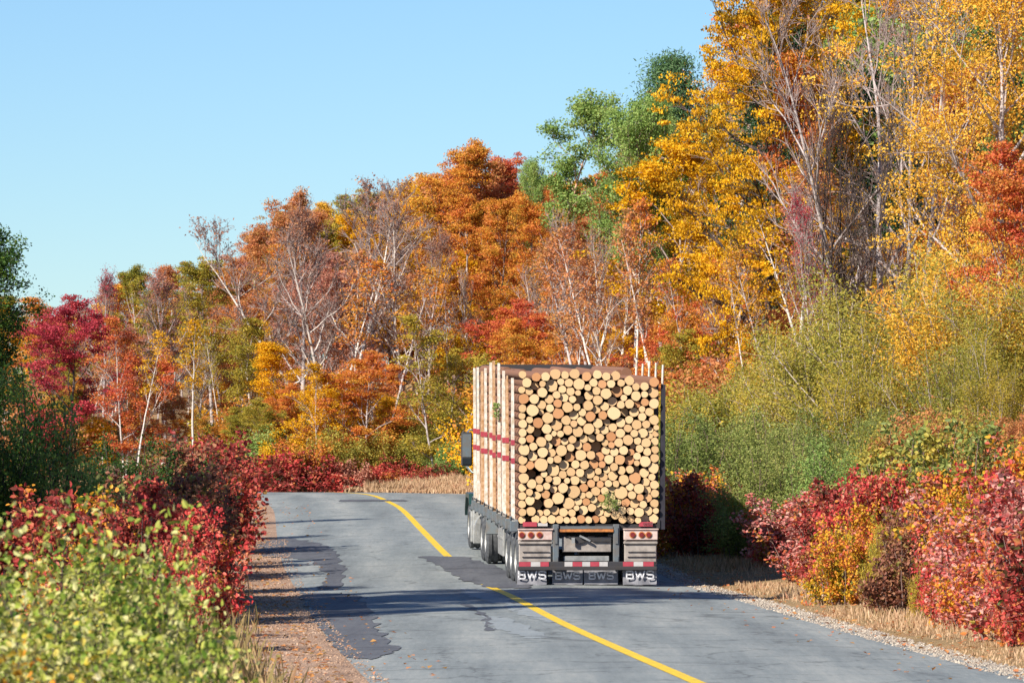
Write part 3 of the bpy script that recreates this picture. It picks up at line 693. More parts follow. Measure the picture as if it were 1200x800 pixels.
# slender pale trunks that stripe the woods
for (px, D, yt, lf, bk) in [(100,186,395,'rust','birch'),(135,184,400,'orange','birch'),(180,186,405,'rust','grey'),(262,182,380,'olive','birch'),(300,184,372,'gold','grey'),
        (388,180,300,'orange','birch'),(412,180,290,'rust','birch'),(455,180,310,'orange','grey'),(492,182,318,'rust','birch'),(528,182,330,'orange','grey'),
        (690,176,270,'orange','birch'),(706,170,275,'rust','grey'),(712,156,262,'rust','birch'),(742,157,228,'orange','birch'),(766,157,238,'rust','birch'),(776,156,262,'rust','birch'),(800,154,300,'orange','birch'),(690,157,285,'rust','grey'),(670,158,300,'rust','birch'),(620,180,330,'orange','birch'),
        (818,154,300,'redorange','grey'),(880,146,285,'gold','birch'),(912,146,290,'orange','grey'),(960,142,240,'gold','birch'),(1000,148,190,'gold','grey'),(1145,138,180,'goldsmall','birch')]:
    zn, pal, where = zone(px)
    put('pole', 'thin_tree', px, D, yt, lf, bk, 'slender %s trunk with a few leaves %s' % ('white' if bk == 'birch' else 'grey', where.replace('behind', 'beside')), 'tree',
        'thin %s trunks %s' % ('white' if bk == 'birch' else 'grey', where.replace('behind', 'beside')), None, rngp.uniform(.7, 1.4))

# undergrowth under the trees
def drift(n, pxs, Ds, tops, forms, cols, name, word, where, cat='shrub', wide=(.9, 1.3)):
    for i in range(n):
        px = pxs[0] + (pxs[1] - pxs[0]) * (i + rngp.uniform(.1, .9)) / n; D = rngp.uniform(*Ds); c = rngp.choice(cols)
        w = {'gold':'gold','orange':'orange','rust':'rust brown','olive':'olive','redorange':'orange red','crimson':'crimson','redshrub':'dark red','pinkred':'pink red','yellowred':'yellow and red','maroon':'maroon','green':'green','willow':'olive yellow','shrubgreen':'grey green','darkgreen':'dark green','limey':'yellow green','redpatch':'scarlet','dusty':'dusty pink','limeorange':'orange','goldsmall':'pale gold'}[c]
        put(rngp.choice(forms), name, px, D, rngp.uniform(*tops), c, 'brown', '%s %s %s' % (w, word, where), cat, '%s %s %s' % (w, word + ('es' if word.endswith('h') else 's'), where), None, rngp.uniform(*wide))
drift(16, (20, 330), (178, 186), (440, 490), ['understory','mid_maple','mid_maple_b'], ['orange','rust','gold','olive','orange'], 'understory_shrub', 'understory shrub', 'below the left woods')
drift(17, (300, 600), (176, 184), (432, 488), ['understory','mid_maple','mid_maple_b'], ['orange','gold','olive','rust','olive'], 'understory_shrub', 'understory shrub', 'below the woods beyond the bend')
drift(14, (310, 580), (173, 177), (488, 520), ['understory'], ['olive','willow','gold','green','orange'], 'understory_shrub', 'low bushy shrub', 'beyond the bend of the road')
drift(18, (318, 600), (172.5, 178), (528, 545), ['low_heath'], ['redshrub','crimson','redpatch','dusty','redshrub'], 'red_shrub', 'low shrub', 'along the far verge of the bend')
drift(16, (560, 800), (172, 196), (330, 400), ['understory','mid_maple','mid_maple_b'], ['orange','rust','redorange','gold','orange'], 'understory_shrub', 'young tree', 'on the bank above the load')
drift(16, (240, 600), (196, 215), (360, 420), ['mid_maple','mid_maple_b','maple_b'], ['rust','orange','olive','rust'], 'understory_shrub', 'young tree', 'deep in the woods')
drift(14, (590, 800), (160, 172), (400, 470), ['understory','mid_maple','mid_maple_b'], ['orange','rust','orange','gold','redorange'], 'understory_shrub', 'understory shrub', 'behind the load of logs')
drift(14, (780, 960), (146, 156), (330, 420), ['understory','mid_maple','mid_maple_b'], ['orange','gold','rust','olive','redorange'], 'understory_shrub', 'young undergrowth bush', 'below the big gold maple')
drift(12, (960, 1250), (146, 156), (250, 330), ['understory','mid_maple','mid_maple_b'], ['gold','olive','goldsmall','orange'], 'understory_shrub', 'young undergrowth bush', 'below the large bare tree')
# willows on the right bank
for (px, D, yt, c, wd_) in [(840,142,425,'willow',1.0),(880,140,400,'willow',1.0),(925,138,385,'olive',1.0),(960,134,345,'willow',1.1),(1000,132,318,'willow',1.1),(1045,130,300,'willow',1.2),
                            (1090,128,290,'willow',1.1),(1135,126,292,'goldsmall',1.1),(1180,124,300,'willow',1.2),(1225,124,290,'goldsmall',1.1),(1020,126,370,'olive',.9),(1120,122,370,'willow',1.0),(1170,120,390,'olive',.9),(1275,122,300,'willow',1.1)]:
    put('willow', 'willow_shrub', px, D, yt, c, 'birch', {'willow':'tall olive yellow willow shrub with pale upright stems on the right bank','olive':'olive gold willow shrub lower than its neighbours on the right bank','goldsmall':'paler golden willow shrub near the right edge of the bank'}[c],
        'shrub', c + ' willows on the right bank', None, wd_)
drift(6, (770, 880), (138, 146), (440, 480), ['understory','shrub_fine'], ['willow','olive'], 'understory_shrub', 'bushy shrub', 'right beside the load on the bank')
drift(16, (780, 1070), (120, 134), (476, 500), ['shrub_fine'], ['shrubgreen'], 'green_shrub', 'shrub', 'in the belt by the truck', wide=(.9, 1.2))
drift(7, (880, 1060), (104, 114), (505, 530), ['shrub_fine'], ['shrubgreen','shrubgreen','green'], 'green_shrub', 'low shrub', 'behind the right verge bushes', wide=(.9, 1.1))
drift(8, (1040, 1260), (92, 108), (485, 525), ['shrub_fine', 'shrub_red_b'], ['olive', 'rust', 'shrubgreen', 'willow', 'maroon'], 'brown_shrub', 'mixed shrub', 'behind the pink right bushes', wide=(.9, 1.2))
drift(5, (1020, 1200), (110, 118), (470, 500), ['understory'], ['olive', 'rust', 'willow'], 'understory_shrub', 'shrub', 'in front of the right willows')
# bushes that stand along the right verge
for (px, D, yt, f, c, lab, wd_) in [
   (800,111,545,'shrub_red','yellowred','orange and red bush standing right beside the load',1.1),
   (826,110,552,'shrub_red_b','redshrub','dark red bush next to the orange one by the load',.9),
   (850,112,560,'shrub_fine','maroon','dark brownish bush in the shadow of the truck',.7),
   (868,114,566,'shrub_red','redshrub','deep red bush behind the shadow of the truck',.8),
   (905,100,572,'shrub_red','pinkred','pink red bush nearest to the truck on the right verge',1.1),
   (940,94,568,'shrub_red_b','pinkred','pale pink and red bush, second along the right verge',1.1),
   (972,92,560,'shrub_red','redshrub','deeper red bush behind the pale pink one',1.0),
   (985,86,585,'shrub_red_b','yellowred','yellow and orange bush in the middle of the right verge',.75),
   (1010,88,545,'shrub_red','redpatch','scarlet topped bush rising above the verge bushes',.8),
   (1020,80,592,'shrub_fine','olive','olive and yellow bush before the maroon one',.5),
   (1045,77,585,'shrub_red','maroon','dark maroon and olive bush reaching down to the grass',.9),
   (1078,80,572,'shrub_red_b','pinkred','pinkish brown bush just behind the dark maroon one',1.0),
   (1095,73,612,'shrub_red','redpatch','bright scarlet bush low beside the maroon one',.8),
   (1108,76,560,'shrub_red_b','yellowred','yellow leaved bush with red tips on the right verge',.9),
   (1145,71,585,'shrub_red','pinkred','pink and white leaved bush near the right edge',1.1),
   (1150,79,545,'shrub_red_b','redpatch','tall scarlet and pink bush behind the near pink ones',1.0),
   (1190,66,600,'shrub_red_b','pinkred','nearest pink bush cut by the right edge of the picture',1.1),
   (965,82,612,'shrub_red','yellowred','low orange and yellow bush in front of the deeper red bush',.8),
   (1128,70,618,'shrub_red_b','yellowred','low yellow and orange bush in front of the pink ones on the right',.9),
   (1065,74,632,'shrub_fine','olive','small olive green bush at the grass edge under the maroon one',.5),
   (1098,90,535,'shrub_red','yellowred','golden topped bush rising behind the scarlet and maroon bushes',1.0),
   (1165,88,520,'shrub_red_b','yellowred','yellow and green bush high behind the tall scarlet and pink one',1.0),
   (1180,64,650,'shrub_red','redpatch','low scarlet sprays before the nearest pink bush',.8),
   (1205,73,560,'shrub_red','pinkred','tall pinkish bush at the very right edge',1.1),
   (1245,62,590,'shrub_red','redshrub','dark red bush mostly outside the right edge',1.1)]:
    put(f, 'verge_shrub', px + (20 if px > 890 else 0), D + (3 if px > 890 else 0), yt + (8 if 1030 < px < 1150 else (-6 if px > 1150 else 2)), c, 'brown', lab, 'shrub', None, None, wd_ * 1.15)
# left side: dark tree and shrubs, red verge bushes, yellow green bushes close to the camera
put('aspen','dark_green_tree', 16, 88, 258, 'darkgreen','dark','dark green tree cut by the left edge, sky showing through its top','tree',None,1.0,1.0)
put('aspen','dark_green_tree', -28, 84, 215, 'darkgreen','dark','taller dark green tree almost outside the left edge','tree',None,2.0,.7)
for (px, D, yt, c, lab, f, w_) in [(18, 80, 428, 'green', 'large green bush below the dark tree at the left edge', 'shrub_fine', .85),
   (62,84,470,'darkgreen','dark glossy green bush right of the large green one','shrub_fine',.45),(-15,76,410,'darkgreen','dark green bush right at the left edge','shrub_fine',.6),
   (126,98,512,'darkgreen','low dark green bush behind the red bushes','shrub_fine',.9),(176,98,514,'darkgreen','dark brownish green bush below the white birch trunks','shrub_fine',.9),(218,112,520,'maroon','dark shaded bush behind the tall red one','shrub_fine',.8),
   (232,112,505,'redshrub','tall red bush at the end of the left verge row','shrub_red',1.1),(258,120,520,'redshrub','dark red bush right where the left verge meets the road','shrub_red_b',.9),
   (200,100,520,'maroon','broad brownish green bush in the left verge row','shrub_red_b',1.2),(232,104,545,'redshrub','red bush leaning to the road shoulder','shrub_red',.9),
   (200,92,545,'maroon','dark maroon bush in the middle of the left row','shrub_red',1.2),(150,88,560,'redshrub','dark red bush behind the yellow green leaves','shrub_red_b',1.2),
   (212,86,575,'maroon','reddish brown and olive bush beside the sandy shoulder','shrub_red',1.0),(232,80,615,'maroon','low brownish bush beside the sandy shoulder','shrub_red_b',.75),
   (205, 76, 580, 'redpatch', 'bright scarlet bush in the left verge row', 'shrub_red', 1.0), (150, 70, 588, 'redshrub', 'mixed red and orange bush rising behind the yellow green leaves', 'shrub_red_b', 1.0),
   (212, 66, 630, 'redpatch', 'red and orange bush at the middle of the left row', 'shrub_red', .8), (105, 72, 572, 'yellowred', 'orange and red bush left of the mixed red one', 'shrub_red', 1.1),
   (50,66,575,'redshrub','red bush near the left edge with a little orange','shrub_red_b',1.1),(8,62,580,'redshrub','red bush cut by the left edge','shrub_red',1.1),
   (190,56,645,'redpatch','scarlet bush low behind the yellow green leaves','near_bush',.9),(215,52,700,'maroon','thin brown and green bush beside the left shoulder','near_bush_b',.75),
   (75,56,610,'yellowred','orange and red bush behind the yellow green leaves','near_bush',1.0)]:
    put(f, 'verge_shrub' if 'green' not in c else 'green_shrub', px, D, yt, c, 'dark', lab, 'shrub', None, None, w_)
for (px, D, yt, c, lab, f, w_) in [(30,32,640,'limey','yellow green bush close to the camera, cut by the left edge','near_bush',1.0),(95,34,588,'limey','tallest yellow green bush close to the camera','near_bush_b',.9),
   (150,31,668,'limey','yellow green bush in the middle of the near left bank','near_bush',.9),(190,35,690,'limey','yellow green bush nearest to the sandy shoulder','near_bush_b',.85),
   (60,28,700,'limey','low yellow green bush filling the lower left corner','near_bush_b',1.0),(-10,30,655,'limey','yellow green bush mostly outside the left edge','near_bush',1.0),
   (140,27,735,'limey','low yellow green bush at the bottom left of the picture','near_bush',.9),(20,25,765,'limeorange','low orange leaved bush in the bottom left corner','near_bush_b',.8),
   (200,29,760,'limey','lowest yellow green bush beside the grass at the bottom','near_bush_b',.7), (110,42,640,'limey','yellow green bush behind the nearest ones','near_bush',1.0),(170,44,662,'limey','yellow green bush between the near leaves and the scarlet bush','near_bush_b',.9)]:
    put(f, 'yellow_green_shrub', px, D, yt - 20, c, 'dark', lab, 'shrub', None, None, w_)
# trees left of the picture whose shade crosses the road
for (x, y, h, c, k, w_, lab) in [(-11.4, 74.6, 15.5, 'darkgreen', 'maple_a', .75, 'tall broad tree left of the road outside the picture'), (-10.8, 71.0, 13.0, 'conifer', 'spruce', .55, 'narrow spruce left of the road outside the picture'),
        (-13.0, 75.6, 14.5, 'conifer', 'spruce', 1.3, 'broad spruce left of the road outside the picture'), (-12.2, 69.5, 10, 'gold', 'pole', 1, 'thin gold tree left of the road outside the picture'),
        (-12.8, 71.8, 17.5, 'darkgreen', 'maple_b', .7, 'tallest dense tree left of the road outside the picture'), (-14.2, 74.8, 17.0, 'darkgreen', 'maple_a', .7, 'rounded dense tree left of the road outside the picture'),
        (-16, 122.5, 12.8, 'rust', 'narrow_b', .5, 'thin rust tree left of the road outside the picture'), (-12.0, 100, 8.5, 'gold', 'narrow_b', .5, 'thin yellow tree left of the road outside the picture'),
        (-14, 57, 10, 'gold', 'pole', 1, 'bare thin pole tree outside the left edge near the camera')]:
    plant(k, 'roadside_tree', x, y, h, c, 'dark', lab, 'tree', None, 1.3, w_)
# ------------------------------------------------------------------ the logging truck
P_alu = plain('weathered aluminium', (180, 180, 176), .45, .55, .3, 9)
P_cream = plain('dirty cream post paint', (222, 216, 206), .6, 0, .22, 12, (184, 168, 144))
P_tan = plain('tan weathered post', (198, 166, 132), .7, 0, .3, 14, (160, 116, 72))
P_black = plain('black chassis steel', (58, 57, 60), .55, .2, .4, 8, (60, 56, 54))
P_post_shade = plain('post with shade painted in', (52, 50, 58), .6, .2, .3, 9)  # right stakes stand in shadow; that shade is put into this dark colour
P_blue = plain('blue grey steel', (104, 114, 120), .5, .3, .3, 7, (110, 106, 102))
P_rub = plain('mud dusted tyre rubber', (58, 60, 64), .85, 0, .3, 11, (86, 88, 90))
P_rubw = plain('dusty tread edge', (108, 110, 112), .9, 0, .3, 16, (80, 82, 84))
P_flap = plain('dusty mud flap rubber', (132, 132, 138), .8, 0, .2, 7, (108, 108, 114))
P_fend = plain('dusty fender plastic', (163, 154, 146), .6, .1, .25, 5, (124, 116, 110))
P_panel = plain('pinkish cream light panel', (200, 180, 170), .55, 0, .2, 12, (184, 154, 144))
P_red = plain('red reflective tape', (168, 66, 78), .4, 0, .15, 10)
P_white = plain('white reflective tape', (182, 178, 176), .4, 0, .1, 10)
P_lens = plain('dark red lamp lens', (120, 44, 46), .25, 0, .2, 10)
P_orange = plain('rusty orange edge', (192, 120, 56), .7, 0, .3, 14, (138, 85, 48))
P_cab = plain('dark green blue cab paint', (44, 74, 72), .3, .2, .2, 4)
P_glass, _t, _b, _o = newmat('dark cab glass'); _b.inputs['Base Color'].default_value = (.02, .025, .03, 1); _b.inputs['Roughness'].default_value = .05
P_chrome = plain('chrome', (216, 216, 216), .15, 1, .1, 4)
P_letter = plain('white worn lettering', (220, 220, 224), .6, 0, .35, 30)
def logmat():
    m, t, b, o = newmat('sawn log end')
    tc = N(t, "ShaderNodeTexCoord"); oi = N(t, "ShaderNodeObjectInfo")
    n = noise(t, 7, 4, rough=.7)
    ad = N(t, "ShaderNodeVectorMath", operation='LENGTH'); mp = N(t, "ShaderNodeMapping"); mp.inputs['Scale'].default_value = (1, 0, 1)
    t.links.new(tc.outputs['Object'], mp.inputs[0]); t.links.new(mp.outputs[0], ad.inputs[0])
    w = math_n(t, 'MULTIPLY_ADD', n.outputs['Fac'], .25, ad.outputs['Value'])
    rings = math_n(t, 'SINE', math_n(t, 'MULTIPLY', w, 70.0))
    r = ramp(t, [(0, lin((176, 138, 94))), (.45, lin((208, 174, 128))), (1, lin((222, 194, 150)))])
    f = math_n(t, 'MULTIPLY_ADD', rings, .10, .45); f = math_n(t, 'MULTIPLY_ADD', n.outputs['Fac'], .5, math_n(t, 'ADD', f, -.25)); f = math_n(t, 'MULTIPLY_ADD', oi.outputs['Random'], .5, math_n(t, 'ADD', f, -.2), clamp=True)
    t.links.new(f, r.inputs[0])
    pk = ramp(t, [(.0, (1, 1, 1, 1)), (.84, (1, 1, 1, 1)), (.9, lin((224, 180, 154))), (1, lin((216, 160, 128)))]); 
    o2 = math_n(t, 'FRACT', math_n(t, 'MULTIPLY', oi.outputs['Random'], 17.31)); t.links.new(o2, pk.inputs[0])
    mx = N(t, "ShaderNodeMix", data_type='RGBA', blend_type='MULTIPLY'); mx.inputs[0].default_value = .7
    t.links.new(r.outputs[0], mx.inputs[6]); t.links.new(pk.outputs[0], mx.inputs[7])
    t.links.new(mx.outputs[2], b.inputs['Base Color']); b.inputs['Roughness'].default_value = .85
    return m
M_end = logmat()
M_bark = barkmat('pine log bark', (150, 105, 76), (76, 52, 44), 1.2, .47, (122, 84, 62))

TZ = .066; TP = .020
TM = Matrix.Translation((X_of(689, 95.5), 95.5, g1(X_of(689, 95.5), 95.5) + .075)) @ Matrix.Rotation(TZ, 4, 'Z') @ Matrix.Rotation(TP, 4, 'X')
truck = bpy.data.objects.new('logging_truck', None); link(truck); truck.matrix_world = TM
tag(truck, 'logging truck seen from behind, stacked high with cut logs between pale stakes', 'truck')

# chassis beams
c = MB()
for sx in (-.45, .45): c.box((sx, 6.6, 1.02), (.12, 12.8, .26))
for y in np.arange(.8, 13, 1.9): c.box((0, y, 1.0), (.8, .12, .18))
c.build('chassis', P_black, truck)
c = MB()
for sx in (-.42, .42): c.box((sx, 13.4, .86), (.1, 9.5, .24))
c.build('tractor_frame', P_black, truck)
# rear cross frame
MB().box((0, .20, 1.10), (2.66, .14, .10)).build('rear_bunk_beam', P_black, truck)
for sx in (-.6, .53):
    MB().box((sx, .04, .74), (.115, .12, .84), bev=.012).box((sx, -.03, .95), (.05, .03, .3)).box((sx, -.03, .5), (.07, .03, .12)).build('frame_upright', P_blue, truck)
MB().box((-.03, .02, 1.045), (1.0, .12, .05)).build('rear_crossbar', P_orange, truck)
MB().box((-.03, .0, 1.10), (.98, .06, .05)).build('rear_rail', P_blue, truck)
MB().box((-.02, .10, .78), (.92, .06, .28), bev=.01).build('rear_plate', P_fend, truck)
MB().box((-.02, .12, .515), (.85, .05, .10), bev=.01).build('lower_plate', P_alu, truck)
MB().prism([(-.38, .93), (.44, .9), (.42, .84), (.1, .84), (.02, .89), (-.1, .82), (-.22, .8), (-.3, .88)], .02, .06, 'y').build('torn_rubber_strip', P_black, truck)
MB().box((-.06, -.02, .90), (.22, .04, .035), rot=Euler((0, .45, 0))).box((-.28, -.02, .86), (.06, .05, .1)).build('hitch_hardware', P_alu, truck)
# bumper bar with reflective tape
bar = MB().box((-.02, -.10, .345), (2.6, .10, .07), bev=.01).box((-.02, -.09, .42), (2.56, .06, .10), bev=.01).build('bumper_bar', P_black, truck)
def tape(xs, z, h, y, parent, first=0):
    for i, (a, b) in enumerate(zip(xs[:-1], xs[1:])):
        MB().box(((a + b) / 2, y, z), (b - a - .004, .008, h)).build('reflective_tape', P_red if (i + first) % 2 == 0 else P_white, parent)
tape([-1.30, -1.08, -.90, -.74], .425, .085, -.127, bar)
tape([-.45, -.30, -.12, .03, .20, .36], .425, .085, -.127, bar, 1)
tape([.64, .84, 1.02, 1.22], .425, .085, -.127, bar)
# lights
for sx, lights in ((-.985, (-1.24, -1.07, -.91)), (.985, (.83, 1.0, 1.13))):
    p = MB().box((sx, .0, .965), (.64, .07, .20), bev=.012).box((sx, -.01, 1.07), (.66, .1, .02)).build('light_panel', P_panel, truck)
    for lx in lights:
        l = MB(); l.tube([(lx, -.035, .965), (lx, -.06, .965)], [.050, .044], 14); l.build('tail_light', P_lens, p)
        l = MB(); l.tube([(lx, -.034, .965), (lx, -.048, .965)], [.062, .062], 14); l.build('lamp_rim', P_orange, p)
    MB().box((sx - .1 * (1 if sx < 0 else -1), .06, 1.16), (.26, .03, .085)).build('red_reflector', P_red, truck)
    MB().box((sx + .14, .06, 1.155), (.18, .03, .06)).build('white_reflector', P_white, truck)
    # fender above the wheels, its rear face and rolled top edge
    f = MB().box((sx, .05, .60), (.61, .05, .42), bev=.02).box((sx, .03, .815), (.64, .09, .05), bev=.012)
    f.prism([(.05, .84), (.6, 1.1), (1.9, 1.12), (4.2, 1.12), (4.2, 1.08), (1.9, 1.08), (.62, 1.06), (.08, .80)], sx - .31, sx + .31, 'x')
    f.build('fender', P_fend, truck)
    MB().box((sx, .0, .57), (.52, .02, .02)).box((sx, .0, .66), (.50, .02, .015)).build('fender_rib', P_fend, truck)

# mud flaps with lettering
GLYPH = {  # strokes in a cell one unit high
 'B': ([(0, 0), (0, 1), (.62, 1), (.75, .88), (.75, .66), (.6, .53), (.78, .4), (.78, .13), (.64, 0), (0, 0)], [(0, .53), (.6, .53)]),
 'W': ([(0, 1), (.28, 0), (.55, .8), (.82, 0), (1.1, 1)],),
 'S': ([(.78, .84), (.66, 1), (.12, 1), (0, .86), (0, .66), (.12, .53), (.66, .5), (.78, .36), (.78, .14), (.66, 0), (.12, 0), (0, .16)],)}
def letters(txt, h, loc, parent, sx=1.0):
    w = {'B': .78, 'W': 1.1, 'S': .78}; tot = sum(w[c_] for c_ in txt) + .28 * (len(txt) - 1); x = -tot / 2; m = MB()
    for ch in txt:
        for st_ in GLYPH[ch]:
            for (a, b), (c_, d) in zip(st_[:-1], st_[1:]):
                p = Vector(((x + a) * h * sx, 0, b * h)); q = Vector(((x + c_) * h * sx, 0, d * h)); v = q - p
                m.box(Vector(loc) + (p + q) / 2, (v.length + .012, .006, .026), rot=Euler((0, -math.atan2(v.z, v.x), 0)))
        x += w[ch] + .28
    return m.build('lettering', P_letter, parent)
def flap(x0, x1, z0, z1, y, ls, lz):
    n = 10; V = []; F = []
    for j in range(5):
        for i in range(n):
            t = i / (n - 1); V.append((x0 + (x1 - x0) * t, y + .015 * math.sin(t * 9 + x0) - .03 * (j / 4 - 1) ** 2, z0 + (z1 - z0) * j / 4))
    m = len(V); V += [(a, b + .012, c_) for a, b, c_ in V]
    q = MB(); 
    for j in range(4):
        for i in range(n - 1):
            a = j * n + i; F.append((a, a + 1, a + n + 1, a + n)); F.append((a + m, a + n + m, a + n + 1 + m, a + 1 + m))
    q._add(V, F); o = q.build('mud_flap', P_flap, truck)
    letters('BWS', ls, ((x0 + x1) / 2, y - .062, lz), o, 1.15)
    MB().box(((x0 + x1) / 2, y - .035, z0 + .02), (x1 - x0 - .02, .01, .02)).build('flap_stripe', P_flap, o)
flap(-1.33, -.775, .03, .42, -.02, .135, .155); flap(.65, 1.28, .03, .42, -.02, .135, .155)
flap(-.66, -.09, .03, .36, .12, .12, .14); flap(-.065, .57, .03, .36, .12, .12, .14)

# wheels
def tyre(r=.50, w=.28):
    m = MB(); m.lathe([(-w/2, r*.55), (-w/2, r*.80), (-w/2+.015, r*.93), (-w/2+.045, r), (-.03, r+.002), (-.03, r-.02), (.03, r-.02), (.03, r+.002), (w/2-.045, r), (w/2-.015, r*.93), (w/2, r*.8), (w/2, r*.55)], (0, 0, 0), 32)
    return m
_ty = tyre(); _tme = None
def wheel(x, y, z=.50):
    e = bpy.data.objects.new('wheel', None); e.location = (x, y, z); link(e, truck)
    global _tme, _rme
    if _tme is None:
        o = _ty.build('tyre', [P_rub], e, True); _tme = o.data
        s = MB(); s.lathe([(-.14, .0), (-.10, .05), (-.11, .11), (-.05, .17), (-.06, .25), (-.13, .275), (-.14, .285), (.13, .285)], (0, 0, 0), 24)
        for k in range(8): s.tube([(-.06, .14 * math.cos(k * .785), .14 * math.sin(k * .785)), (-.10, .14 * math.cos(k * .785), .14 * math.sin(k * .785))], .014, 6)
        o2 = s.build('rim', P_alu, e, True); _rme = o2.data
    else:
        obj('tyre', _tme, e); obj('rim', _rme, e)
for y in (.75, 2.05, 3.35):
    for x in (-1.17, -.85, .85, 1.17): wheel(x, y)
for y in (10.0, 11.35):
    for x in (-1.17, -.85, .85, 1.17): wheel(x, y)
for x in (-1.08, 1.08): wheel(x, 17.6)
for sx in (-1, 1):
    MB().box((sx * .6, .75, .5), (1.0, .12, .12)).box((sx * .6, 2.05, .5), (1.0, .12, .12)).box((sx * .6, 3.35, .5), (1.0, .12, .12)).build('axle', P_black, truck)
    MB().box((sx * 1.03, 10.7, 1.06), (.64, 2.9, .04), bev=.01).box((sx * 1.03, 9.2, .85), (.64, .04, .45), rot=Euler((-.3, 0, 0))).build('tractor_fender', P_blue, truck)
# pale tool box and side guards ahead of the trailer wheels, landing legs
MB().box((-1.12, 5.3, .72), (.36, 1.5, .72), bev=.02).box((-1.31, 5.3, .72), (.02, 1.3, .04)).build('tool_box', P_alu, truck)
MB().box((-1.0, 7.1, .72), (.2, 1.2, .62), bev=.02).build('tool_box', P_fend, truck)
for sx in (-.75, .75): MB().box((sx, 8.4, .75), (.12, .12, .7)).box((sx, 8.4, .38), (.26, .26, .04)).build('landing_leg', P_alu, truck)
# bunks with stakes
hs_l = [2.82, 2.85, 3.0, 3.14, 3.18, 3.14, 3.02, 2.95, 3.02, 3.0]
ys = [.18, 1.55, 2.9, 4.3, 5.65, 7.0, 8.4, 9.75, 11.1, 12.45]
def stake(x, y, h, mat, side, w=.10):
    s = MB(); z0 = 1.06; lean = .02 * side
    s.prism([(-w / 2, z0), (w / 2, z0), (w * .38, z0 + h), (-w * .38, z0 + h)], y - .055, y + .055, 'y')
    s.v = [(a + x + lean * (c_ - z0) / h, b, c_) for a, b, c_ in s.v]
    o = s.build('stake', mat, truck)
    return o
for i, y in enumerate(ys):
    MB().box((0, y, 1.10), (2.62, .14, .11)).build('bunk', P_black, truck)
    xj = -1.385 + (.0, -.015, .01, .005, -.01, .015, -.005, .01, 0, .01)[i]
    o = stake(xj, y, hs_l[i] - .06 if i else 2.82, P_cream if i % 3 != 1 else P_tan, -1, .06)
    for z in (2.68, 2.34):
        xx = xj - .02 * (z - 1.06) / 3
        z += (0, .015, -.01, .02, -.015, .01, 0, -.02, .01, 0)[i]; MB().box((xx, y - .061, z + .0), (.058, .010, .10)).box((xx - .032, y, z), (.008, .112, .10)).build('red_reflector', P_red, o)
    o = stake(1.40, y, 2.7 if i < 5 else 2.5, P_post_shade, 1, .10)
    s = MB().tube([(1.40, y, 3.7), (1.415, y, 4.13 + .03 * (i % 3)) if i < 5 else (1.41, y, 3.72)], .022, 6); s.build('stake_extension', P_cream, o)
    # chain hook and strap hardware at the foot of each stake
    MB().box((-1.37, y, 1.12), (.16, .2, .2), bev=.01).tube([(-1.43, y - .1, 1.3), (-1.44, y + .2, 1.0), (-1.42, y + .5, 1.12)], .018, 6).build('stake_socket', P_blue, truck)
    if i < 9:
        ym = y + .68
        s = MB(); s.prism([(-.014, 1.15), (.014, 1.15), (.013, 3.85 + .06 * (i % 2)), (-.013, 3.85 + .06 * (i % 2))], ym - .04, ym + .04, 'y')
        s.v = [(a - 1.37, b, c_) for a, b, c_ in s.v]; s.build('side_slat', P_tan if i % 2 else P_cream, truck)
MB().box((-1.33, 6.4, 1.16), (.05, 12.6, .16)).build('side_rail', P_alu, truck)
MB().box((1.33, 6.4, 1.16), (.05, 12.6, .16)).build('side_rail', P_black, truck)
# headboard with rounded shoulders
hb = []
for a in np.linspace(0, math.pi / 2, 6): hb.append((1.1 + .26 * math.cos(a) , 3.95 + .24 * math.sin(a)))
hb = [(x, z - .12) for x, z in hb]
hb += [(-x, z) for x, z in hb[::-1]]; hb += [(-1.36, 1.15), (1.36, 1.15)]
MB().prism(hb, 13.05, 13.12, 'y').build('headboard', P_black, truck)
# tractor: sleeper, cab, hood, mirrors, tanks, stacks
s = MB(); s.prism([(13.4, 1.05), (15.0, 1.05), (15.0, 3.3), (14.8, 3.55), (13.9, 3.6), (13.4, 3.3)], -1.2, 1.2, 'x'); s.build('sleeper', P_cab, truck)
cabo = MB(); cabo.prism([(15.02, 1.0), (16.6, 1.0), (16.75, 1.9), (16.35, 2.95), (15.9, 3.05), (15.02, 3.1)], -1.12, 1.12, 'x'); cabo = cabo.build('cab', P_cab, truck)
MB().prism([(15.35, 2.05), (16.5, 2.05), (16.2, 2.8), (15.4, 2.8)], -1.135, -1.12, 'x').build('side_window', P_glass, cabo)
MB().prism([(15.35, 2.05), (16.5, 2.05), (16.2, 2.8), (15.4, 2.8)], 1.12, 1.135, 'x').build('side_window', P_glass, cabo)
MB().prism([(15.2, 1.1), (16.45, 1.1), (16.5, 1.95), (15.2, 1.95)], -1.14, -1.12, 'x').build('door', P_cab, cabo)
MB().prism([(16.62, .8), (18.6, .75), (18.7, 1.35), (18.4, 1.7), (16.75, 2.0)], -.82, .82, 'x').build('hood', P_cab, truck)
MB().box((0, 18.75, .6), (2.3, .2, .35), bev=.03).build('front_bumper', P_chrome, truck)
